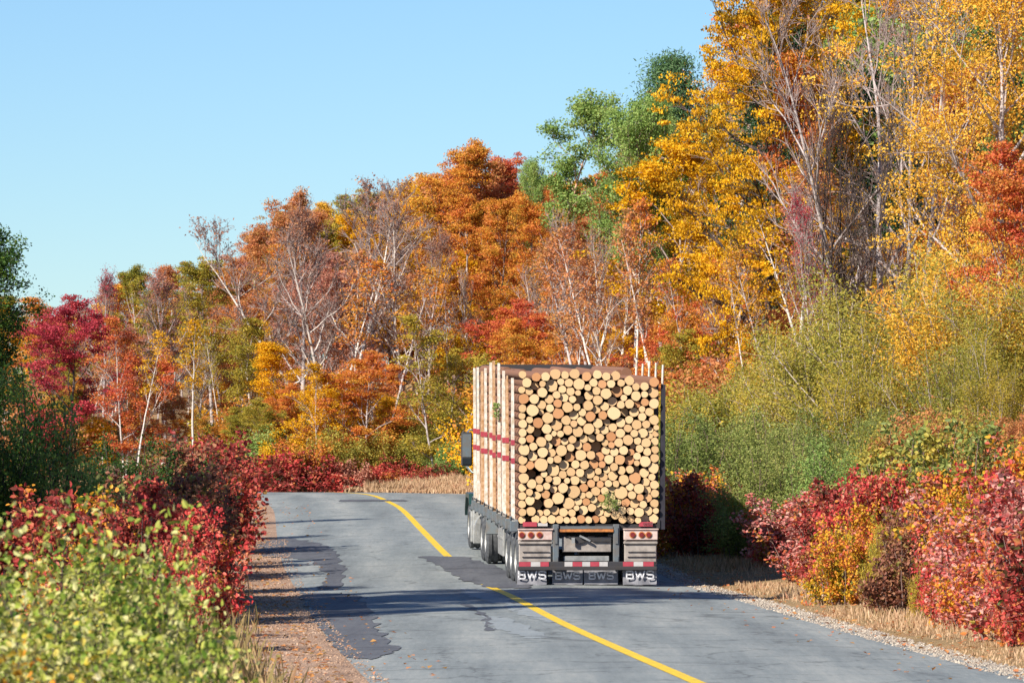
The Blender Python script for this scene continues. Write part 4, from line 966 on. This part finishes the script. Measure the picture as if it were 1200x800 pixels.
for sx in (-1, 1):
    MB().prism([(16.9, .95), (17.1, 1.12), (18.1, 1.12), (18.4, .85), (18.5, .7), (18.55, .85), (18.2, 1.22), (17.0, 1.22), (16.8, .98)], sx * .8 - .0, sx * 1.25, 'x').build('front_fender', P_cab, truck)
    m = MB().box((sx * 1.36, 15.9, 2.22), (.24, .10, .74), bev=.03).build('mirror', P_black, truck)
    MB().box((sx * 1.36, 15.845, 2.30), (.19, .012, .50)).build('mirror_glass', P_blue, m)
    MB().box((sx * 1.36, 15.845, 1.96), (.19, .012, .13)).build('mirror_glass', P_glass, m)
    MB().tube([(sx * 1.12, 15.95, 2.62), (sx * 1.3, 15.9, 2.64), (sx * 1.4, 15.9, 2.5)], .02, 8).tube([(sx * 1.12, 15.95, 1.7), (sx * 1.25, 15.9, 1.72), (sx * 1.4, 15.9, 1.9)], .025, 8).build('mirror_arm', P_chrome, m)
    MB().tube([(sx * 1.02, 12.9, .62), (sx * 1.02, 14.6, .62)], .33, 20).box((sx * 1.02, 13.3, .62), (.70, .06, .70), bev=.02).box((sx * 1.02, 14.2, .62), (.70, .06, .70), bev=.02).build('fuel_tank', P_alu, truck, True)
    MB().box((sx * 1.18, 15.6, .55), (.25, .8, .06)).box((sx * 1.18, 15.6, .9), (.25, .8, .06)).build('step', P_chrome, truck)
    MB().tube([(sx * 1.12, 13.28, .9), (sx * 1.12, 13.28, 3.9)], .08, 12).build('exhaust_stack', P_chrome, truck)
    MB().box((sx * 1.27, 12.6, 1.35), (.08, .3, .5), bev=.01).build('side_lamp_box', P_panel, truck)

# ------------------------------------------------------------------ the logs
LOGS = [933, 60, 60, -414, 64, 64, 406, 65, 65, -1135, 65, 65, -287, 68, 68, 0, 69, 69, -1259, 70, 70, 275, 74, 74, -549, 77, 77, -848, 77, 77, 135, 79, 72, 642, 80, 80, 799, 81, 81, 1069, 82, 82, -1000, 82, 82, -144, 82, 82, -699, 83, 83, 1237, 92, 92, 505, 159, 83, 359, 186, 67, -917, 197, 64, -314, 201, 74, -789, 209, 66, 952, 210, 95, -469, 211, 85, -1250, 212, 75, 212, 219, 87, -1088, 229, 88, 789, 234, 73, 1129, 235, 85, 1270, 238, 59, 638, 243, 82, -637, 245, 91, -94, 247, 91, -229, 291, 55, 67, 296, 81, 445, 302, 78, 307, 339, 65, -943, 352, 101, 1031, 356, 73, 189, 357, 55, -1253, 360, 76, 872, 372, 90, 1248, 376, 81, -373, 378, 113, -758, 380, 92, 706, 390, 85, 556, 392, 67, -41, 404, 74, -190, 412, 77, -1108, 431, 90, 101, 442, 68, 409, 472, 101, -577, 472, 116, 238, 474, 73, 1122, 476, 82, 974, 488, 70, -1250, 516, 79, -113, 523, 65, -973, 526, 77, 818, 532, 80, 7, 537, 67, -813, 547, 83, 1251, 561, 78, 617, 576, 126, -1120, 588, 69, -282, 594, 125, 139, 601, 89, 301, 611, 77, 1119, 628, 72, 439, 632, 67, -660, 644, 77, 952, 652, 100, -487, 665, 98, -87, 666, 82, -931, 668, 75, -1251, 672, 78, 782, 684, 76, -794, 701, 71, 1243, 723, 86, 219, 734, 70, 516, 739, 66, -1077, 741, 91, 52, 744, 78, 372, 747, 71, 1081, 774, 80, -607, 801, 88, -407, 801, 59, -257, 804, 91, -99, 814, 68, 664, 814, 101, -930, 817, 75, -755, 830, 65, 147, 840, 58, 874, 846, 112, -1230, 846, 99, 1196, 867, 69, 284, 868, 83, 461, 887, 94, -487, 913, 77, -1057, 919, 88, -841, 921, 63, 18, 932, 101, 1053, 943, 92, -164, 949, 82, -331, 961, 86, 181, 976, 67, 620, 990, 81, -667, 1002, 123, 343, 1004, 72, 777, 1008, 77, 917, 1013, 63, -1249, 1019, 80, 1225, 1034, 104, 477, 1058, 79, -1104, 1085, 84, -463, 1087, 98, -79, 1094, 88, -898, 1099, 129, 253, 1103, 68, -246, 1104, 82, 96, 1109, 92, 909, 1128, 57, 1065, 1161, 107, 773, 1178, 93, -726, 1181, 66, -1242, 1185, 87, 588, 1189, 100, 381, 1198, 91, -590, 1199, 74, 1245, 1221, 84, -352, 1246, 97, 209, 1248, 88, 916, 1256, 74, -1055, 1258, 98, -152, 1274, 108, 39, 1276, 85, -692, 1318, 77, -869, 1327, 101, 804, 1331, 64, 487, 1336, 83, 1107, 1339, 78, 327, 1362, 80, -515, 1363, 108, 657, 1364, 88, -1221, 1376, 108, 1254, 1379, 75, 962, 1396, 77, -344, 1418, 74, -35, 1426, 83, 153, 1432, 106, -1046, 1435, 79, 841, 1443, 55, -751, 1450, 69, -195, 1457, 81, 427, 1465, 64, 1084, 1507, 92, 308, 1507, 67, 564, 1511, 86, -898, 1524, 98, -450, 1528, 69, 1252, 1531, 77, -613, 1535, 94, 922, 1543, 73, -1258, 1549, 71, 740, 1557, 101, -310, 1566, 76, -91, 1576, 79, -1111, 1580, 79, 61, 1590, 77, 211, 1606, 77, -757, 1608, 69, 424, 1619, 92, 1161, 1630, 58, -535, 1672, 66, 1266, 1674, 63, -656, 1678, 55, 858, 1681, 74, 597, 1685, 91, 1023, 1687, 96, -955, 1693, 82, -1250, 1695, 79, -206, 1712, 102, 153, 1721, 55, 298, 1741, 85, -396, 1744, 92, 1171, 1745, 57, -1105, 1764, 86, -2, 1764, 108, -796, 1766, 95, 741, 1775, 78, 1275, 1790, 55, 459, 1790, 83, -604, 1832, 109, 913, 1842, 95, 1085, 1848, 78, -1245, 1857, 84, -284, 1861, 68, 172, 1868, 95, -959, 1877, 100, 608, 1882, 93, 343, 1888, 69, -135, 1909, 89, -429, 1925, 92, 1235, 1932, 94, -1117, 1933, 66, 770, 1936, 77, -773, 1968, 109, 1012, 1987, 81, 29, 1997, 98, -1262, 2005, 67, -276, 2019, 90, 266, 2019, 84, -578, 2053, 106, 474, 2057, 129, -123, 2072, 74, -897, 2072, 55, 687, 2075, 85, 864, 2076, 91, 1145, 2081, 81, -1063, 2109, 117, 149, 2128, 79, 1009, 2132, 64, -1252, 2147, 77, -733, 2151, 78, -402, 2167, 105, -227, 2171, 70, 302, 2183, 84, -10, 2197, 97, -886, 2212, 86, 605, 2215, 76, 921, 2222, 63, 769, 2230, 89, 1232, 2237, 97, -587, 2241, 82, 1059, 2263, 77, 450, 2276, 91, 167, 2300, 94, -153, 2306, 84, -307, 2315, 71, -747, 2316, 87, -1030, 2322, 95, -1227, 2323, 102, 664, 2342, 64, -458, 2346, 83, 891, 2379, 96, 2, 2382, 89, -607, 2397, 75, 1054, 2408, 67, 323, 2423, 104, -207, 2436, 56, 1223, 2439, 104, -880, 2444, 97, 534, 2457, 109, -1122, 2462, 72, -343, 2463, 81, 145, 2474, 81, 734, 2482, 91, -1261, 2490, 68, -497, 2501, 76, -22, 2535, 66, 894, 2549, 73, 1051, 2559, 83, -1010, 2563, 80, -698, 2568, 120, 253, 2597, 83, -185, 2600, 110, -875, 2603, 62, 416, 2604, 80, 611, 2621, 72, -376, 2623, 82, -1172, 2627, 94, 92, 2627, 81, 1234, 2639, 95, -526, 2644, 68, 772, 2664, 94, -992, 2730, 88, -818, 2739, 86, -39, 2742, 93, 331, 2743, 82, 508, 2753, 95, -446, 2768, 78, -1254, 2776, 75, 165, 2778, 87, -631, 2784, 106, -270, 2791, 99]
rl = random.Random(21)
def log_mesh(k, L=4.9):
    n = 14; rr = random.Random(100 + k); ph = [rr.uniform(.93, 1.05) for _ in range(n)]
    V = []; F = []; mi = []
    st = [0, .012, .35, 2.4, L - .012, L]
    for j, y in enumerate(st):
        for i in range(n):
            a = 2 * math.pi * i / n; q = ph[i] * (.965 if j in (0, 5) else 1.0) * (1 + (rr.uniform(-.02, .02) if 1 < j < 4 else 0)); V.append((math.cos(a) * q, y, math.sin(a) * q))
    for j in range(5):
        for i in range(n): F.append((j * n + i, j * n + (i + 1) % n, (j + 1) * n + (i + 1) % n, (j + 1) * n + i)); mi.append(1)
    F.append(tuple(range(n))); mi.append(0); F.append(tuple(range(5 * n, 6 * n))[::-1]); mi.append(0)
    me = bpy.data.meshes.new('log'); me.from_pydata(V, [], F); me.materials.append(M_end); me.materials.append(M_bark); me.polygons.foreach_set('material_index', mi)
    bm = bmesh.new(); bm.from_mesh(me); bmesh.ops.recalc_face_normals(bm, faces=bm.faces[:]); bm.to_mesh(me); bm.free()
    return me
LM = [log_mesh(k) for k in range(8)]
LL = [(LOGS[q] / 1000, LOGS[q + 1] / 1000, LOGS[q + 2] / 1000) for q in range(0, len(LOGS), 3)]
zmax = {}
LL = [(a * .99 + .015, b, c_) for a, b, c_ in LL]
for (lx, lz, lr) in LL:
    zmax[int(lx / .3 + 50)] = max(zmax.get(int(lx / .3 + 50), 0), lz)
for i, (lx, lz, lr) in enumerate(LL):
    top = lz > zmax[int(lx / .3 + 50)] - .07
    rec = rl.choice([0, .02, .05, .08, .03, .10]) + (rl.uniform(.12, .32) if rl.random() < .05 and not top else 0)
    o = bpy.data.objects.new('log', rl.choice(LM)); link(o)
    M = TM @ Matrix.Translation((lx, .02 + rec, 1.17 + lz)) @ Euler((rl.uniform(-.01, .01), rl.uniform(0, 6.28), rl.uniform(-.01, .01))).to_matrix().to_4x4() @ Matrix.Diagonal((lr * .985, 1, lr * .985, 1))
    # turn about the log's own axis before leaning it
    M = TM @ Matrix.Translation((lx, .02 + rec, 1.17 + lz)) @ Euler((rl.uniform(-.008, .008), 0, rl.uniform(-.008, .008))).to_matrix().to_4x4() @ Matrix.Rotation(rl.uniform(0, 6.28), 4, 'Y') @ Matrix.Diagonal((lr * .985, 1, lr * .985, 1))
    o.matrix_world = M
    size = 'thick' if lr > .102 else ('thin' if lr < .068 else ('medium' if lr > .084 else 'smallish'))
    row = 'top layer' if top else ('bottom layer' if lz < .14 else ('upper load' if lz > 2.0 else ('mid load' if lz > 1.0 else 'lower load')))
    side = 'by left stakes' if lx < -1.18 else ('by right stakes' if lx > 1.18 else ('left of centre' if lx < -.4 else ('right of centre' if lx > .4 else 'at centre')))
    st = ', set deeper than the rest' if rec > .15 else ''
    tag(o, '%s pale sawn log in the %s, %s%s' % (size, row, side, st), 'log', '%s sawn logs, %s, %s%s' % (size, row, side, st.replace(' than the rest', '')))
# the forward bundles: only bark shows between the stakes
s = []
for b0, L in ((5.15, 3.7), (9.05, 3.8)):
    for k in range(15):
        for (x0) in (-1.18, 1.2):
            r_ = rl.uniform(.09, .115); z = 1.26 + k * .192
            s.append((x0 + rl.uniform(-.02, .02), b0 + rl.uniform(0, .15), z, r_, L))
    for k in range(12):
        s.append((-1.05 + k * .19, b0 + rl.uniform(0, .2), 3.80 + rl.uniform(-.05, .12), rl.uniform(.09, .12), L)); 
        s.append((-1.05 + k * .19, b0 + rl.uniform(0, .2), 3.6, .1, L))
q = MB()
for (x, y, z, r_, L) in s: q.tube([(x, y, z), (x + rl.uniform(-.02, .02), y + L, z)], r_, 9)
o = q.build('forward_logs', M_bark); o.matrix_world = TM
tag(o, 'bark covered logs of the forward bundles seen between the left stakes', 'log', None, 'stuff')
# pine sprig caught between the log ends
W = Wood(np.random.default_rng(3)); pr = []
for k in range(14):
    a = k * .45; B = W.path((0, 0, 0), (math.cos(a), -.5, math.sin(a) * .8), .26, 4, .2, -.05); W.branch(B, np.linspace(.006, .002, 5), 3)
    for t2 in np.linspace(.2, 1, 8): pr.append(pt(B, min(t2, .99))[0])
pr = np.array(pr); rg = np.random.default_rng(4); PP = pr[rg.integers(0, len(pr), 420)]
sp = empty('pine_sprig'); sp.matrix_world = TM @ Matrix.Translation((.42, -.04, 1.60)) @ Matrix.Scale(.75, 4); tag(sp, 'small green pine sprig caught between the log ends low in the load', 'twig')
obj('needles', leaf_mesh('needles', PP + rg.normal(0, .012, PP.shape), .09, rg, ML['green'], wid=.08), sp); obj('twig', W.mesh('twig', MB_['brown']), sp)
W = Wood(np.random.default_rng(5)); B = W.path((0, 0, 0), (0, -.4, 1), .6, 5, .2, -.1); W.branch(B, np.linspace(.008, .003, 6), 4)
sp = empty('leafy_twig'); sp.matrix_world = TM @ Matrix.Translation((-1.44, 4.3, 3.05)) @ Matrix.Scale(.6, 4); tag(sp, 'green leafy twig hanging between the left stakes', 'twig')
PP = B[rg.integers(1, 6, 60)] + rg.normal(0, .05, (60, 3)); obj('leaves', leaf_mesh('leaves', PP, .1, rg, ML['green']), sp); obj('twig', W.mesh('twig', MB_['brown']), sp)
# ------------------------------------------------------------------ grass, weeds, pebbles, near leaves
def grassmat(name, cols):
    m, t, b, o = newmat(name); at = N(t, "ShaderNodeAttribute", attribute_name='rnd')
    n = noise(t, .5, 3); f = math_n(t, 'MULTIPLY_ADD', n.outputs['Fac'], 1.0, -.5); f = math_n(t, 'ADD', f, at.outputs['Fac'], clamp=True)
    r = ramp(t, [(i / (len(cols) - 1), lin(c)) for i, c in enumerate(cols)]); t.links.new(f, r.inputs[0]); t.links.new(r.outputs[0], b.inputs['Base Color']); b.inputs['Roughness'].default_value = .7
    tr = N(t, "ShaderNodeBsdfTranslucent"); t.links.new(r.outputs[0], tr.inputs['Color']); mx = N(t, "ShaderNodeMixShader"); mx.inputs[0].default_value = .25
    t.links.new(b.outputs[0], mx.inputs[1]); t.links.new(tr.outputs[0], mx.inputs[2]); t.links.new(mx.outputs[0], o.inputs['Surface'])
    return m
G_dry = grassmat('dry grass', [(128, 112, 70), (168, 136, 100), (194, 160, 124), (208, 180, 144), (172, 122, 92)])
G_weed = grassmat('dry weeds', [(90, 90, 44), (138, 122, 72), (176, 148, 104), (138, 90, 64)])
def grass(name, n, yr, latr, h, w, mat, seed, label, side_pow=1.0, clump=.0, ypow=1.0):
    rng = np.random.default_rng(seed)
    y = yr[0] + (yr[1] - yr[0]) * rng.uniform(0, 1, n) ** ypow
    lat = latr[0] + (latr[1] - latr[0]) * rng.uniform(0, 1, n) ** side_pow
    j = np.searchsorted(C[:, 1], y).clip(0, len(C) - 1)
    x = C[j, 0] + NR[j, 0] * lat; y = y + NR[j, 1] * lat * 1.0
    keep = (np.sin(x * 2.1 + y * .9) + np.sin(y * 1.7 - x) + rng.normal(0, 1, n)) > clump
    x, y = x[keep], y[keep]; n = len(x); z = gz(x, y) - .02
    a = rng.uniform(0, 6.28, n); ln = rng.uniform(.05, .5, n); hh = h * rng.uniform(.4, 1.2, n) * (.7 + .3 * np.sin(x * 1.3 + y * .5)); w = w * rng.uniform(.6, 1.3, n)
    b = rng.uniform(0, 6.28, n); dx = np.cos(a) * w; dy = np.sin(a) * w; lx = np.cos(b) * ln * hh; ly = np.sin(b) * ln * hh
    P0 = np.stack([x - dx, y - dy, z], 1); P1 = np.stack([x + dx, y + dy, z], 1)
    P2 = np.stack([x + dx * .6 + lx * .4, y + dy * .6 + ly * .4, z + hh * .6], 1); P3 = np.stack([x + lx, y + ly, z + hh], 1)
    V = np.stack([P0, P1, P2, P3], 1).reshape(-1, 3)
    F = np.arange(n)[:, None] * 4 + np.array([[0, 1, 2, 3]])
    o = obj(name, mesh_np(name, V, [F], [mat], rnd=rng.uniform(.1, .9, n))); return tag(o, label, 'grass', None, 'stuff')
grass('dry_grass', 60000, (44, 172), (4.75, 7.6), .2, .010, G_dry, 1, 'tall dry blond grass along the right verge', 1.0, -.3, 1.3)
grass('short_grass', 70000, (44, 172), (4.3, 8.0), .08, .012, G_dry, 2, 'short dry grass between the pale gravel and the right bushes', 1.0, -2, 1.3)
grass('short_grass', 45000, (30, 172), (-8.5, -3.75), .07, .012, G_dry, 3, 'short dry grass behind the sandy left shoulder', 1.0, -1)
grass('weeds', 12000, (50, 130), (-6.6, -4.4), .4, .007, G_weed, 4, 'brownish weeds standing along the left shoulder', 1.2, .6)
grass('weeds', 5000, (32, 66), (-6.2, -4.7), .7, .0035, G_weed, 14, 'tall thin seed stalks near the camera beside the left shoulder', 1.2, .2)
grass('dry_grass', 60000, (150, 172), (4.4, 7.5), .5, .03, G_dry, 5, 'dry grass on the far verge of the bend', 1.0, -2)
# the far verge beyond the bend, where the road runs across the view
rng = np.random.default_rng(9); n = 50000
sv = rng.uniform(s_at(166), s_at(180), n); j = np.searchsorted(S, sv).clip(0, len(C) - 1); lt = rng.uniform(4.3, 8.5, n)
x = C[j, 0] + NR[j, 0] * lt; y = C[j, 1] + NR[j, 1] * lt; z = gz(x, y) - .02; a = rng.uniform(0, 6.28, n); hh = .42 * rng.uniform(.4, 1.2, n)
V = np.stack([np.stack([x - .02 * np.cos(a), y - .02 * np.sin(a), z], 1), np.stack([x + .02 * np.cos(a), y + .02 * np.sin(a), z], 1), np.stack([x + rng.normal(0, .1, n), y + rng.normal(0, .1, n), z + hh], 1)], 1).reshape(-1, 3)
tag(obj('dry_grass', mesh_np('dry_grass', V, [np.arange(n)[:, None] * 3 + np.array([[0, 1, 2]])], [G_dry], rnd=rng.uniform(.2, .9, n))), 'blond grass fringe beyond the far edge of the bend', 'grass', None, 'stuff')
# pebbles
def pebbles(name, n, yr, latr, size, mat, seed, label):
    rng = np.random.default_rng(seed); y = rng.uniform(*yr, n); lat = rng.uniform(*latr, n); j = np.searchsorted(C[:, 1], y).clip(0, len(C) - 1)
    x = C[j, 0] + NR[j, 0] * lat; y2 = y + NR[j, 1] * lat; z = C[j, 2] + np.array([crown(l) for l in lat]) + .005
    s = size * rng.uniform(.4, 1.4, n) ** 1.5; o = np.array([(1, 0, 0), (0, 1, 0), (-1, 0, 0), (0, -1, 0), (0, 0, .7)], float)
    V = np.stack([x, y2, z], 1)[:, None] + o[None] * s[:, None, None] * rng.uniform(.6, 1.3, (n, 5, 1))
    i = np.arange(n)[:, None] * 5; F = np.concatenate([i + np.array([[0, 1, 4]]), i + np.array([[1, 2, 4]]), i + np.array([[2, 3, 4]]), i + np.array([[3, 0, 4]])])
    tag(obj(name, mesh_np(name, V.reshape(-1, 3), [F], [mat])), label, 'gravel', None, 'stuff')
pebbles('gravel', 9000, (40, 120), (3.85, 4.4), .02, M_grav, 1, 'loose pale pebbles along the right edge of the asphalt')
pebbles('gravel', 12000, (40, 120), (-5.2, -3.3), .016, M_sand, 2, 'loose stones scattered over the sandy left shoulder')

# leaves blown onto the verges and the edges of the asphalt
def litter(n, yr, latr, size, seed, label):
    rng = np.random.default_rng(seed); y = yr[0] + (yr[1] - yr[0]) * rng.uniform(0, 1, n) ** 1.4; lat = latr[0] + (latr[1] - latr[0]) * rng.uniform(0, 1, n)
    j = np.searchsorted(C[:, 1], y).clip(0, len(C) - 1); x = C[j, 0] + NR[j, 0] * lat; y2 = y + NR[j, 1] * lat
    on = (lat > -5.0) & (lat < 4.2); z = np.where(on, C[j, 2] + np.array([crown(l) for l in lat]) + .015, gz(x, y2) + .02)
    P = np.stack([x, y2, z], 1)
    o = obj('fallen_leaves', leaf_mesh('fallen_leaves', P, size * rng.uniform(.6, 1.2, n), rng, ML['rust'], 'diamond', 2.5, .36)); tag(o, label, 'fallen leaves', None, 'stuff')
litter(3500, (38, 150), (4.0, 7.8), .09, 31, 'fallen rust coloured leaves strewn over the right verge')
litter(3500, (36, 150), (-6.0, -3.7), .09, 32, 'fallen rust coloured leaves strewn over the left shoulder')
litter(160, (50, 150), (2.6, 4.0), .08, 33, 'few fallen leaves lying on the right edge of the asphalt')
litter(200, (50, 150), (-3.6, -2.4), .08, 34, 'few fallen leaves lying on the left edge of the asphalt')

# leaves of the closest bushes that can be picked out one by one
rng = np.random.default_rng(12)
near = [o for o in col.objects if o.name.startswith('yellow_green_shrub') and o.type == 'EMPTY']
LV = []
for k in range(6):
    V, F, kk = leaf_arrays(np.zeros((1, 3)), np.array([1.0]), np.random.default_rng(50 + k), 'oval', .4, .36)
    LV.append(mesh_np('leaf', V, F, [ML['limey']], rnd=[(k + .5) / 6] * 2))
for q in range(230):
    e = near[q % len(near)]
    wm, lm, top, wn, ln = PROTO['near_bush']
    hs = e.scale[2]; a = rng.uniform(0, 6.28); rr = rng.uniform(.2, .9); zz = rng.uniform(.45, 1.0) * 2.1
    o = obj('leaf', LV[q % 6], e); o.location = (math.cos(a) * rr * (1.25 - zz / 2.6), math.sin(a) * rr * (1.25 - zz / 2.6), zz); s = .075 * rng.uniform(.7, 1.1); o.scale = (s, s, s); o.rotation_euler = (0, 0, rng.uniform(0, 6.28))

# a label of its own for each member of a group, counted from the left as the road sees them
ORD = ['leftmost','second from left','third from left','fourth from left','fifth from left','sixth from left','seventh from left','eighth from left','ninth from left','tenth from left',
       'eleventh from left','twelfth from left','thirteenth from left','fourteenth from left','fifteenth from left','sixteenth from left','seventeenth from left','eighteenth from left','nineteenth from left','twentieth from left','second from right']
bpy.context.view_layer.update()
gr = {}
for o in col.objects:
    if o.parent is None and o.get('group'): gr.setdefault(o['group'], []).append(o)
for g, m in gr.items():
    if len(m) == 1: del m[0]['group']; continue
    m.sort(key=lambda o: o.matrix_world.translation.x / max(o.matrix_world.translation.y, 1))
    for k, o in enumerate(m):
        if k < len(ORD): o['label'] = (ORD[k] if k < len(m) - 1 else 'rightmost') + ' of the ' + g.replace(',', '')
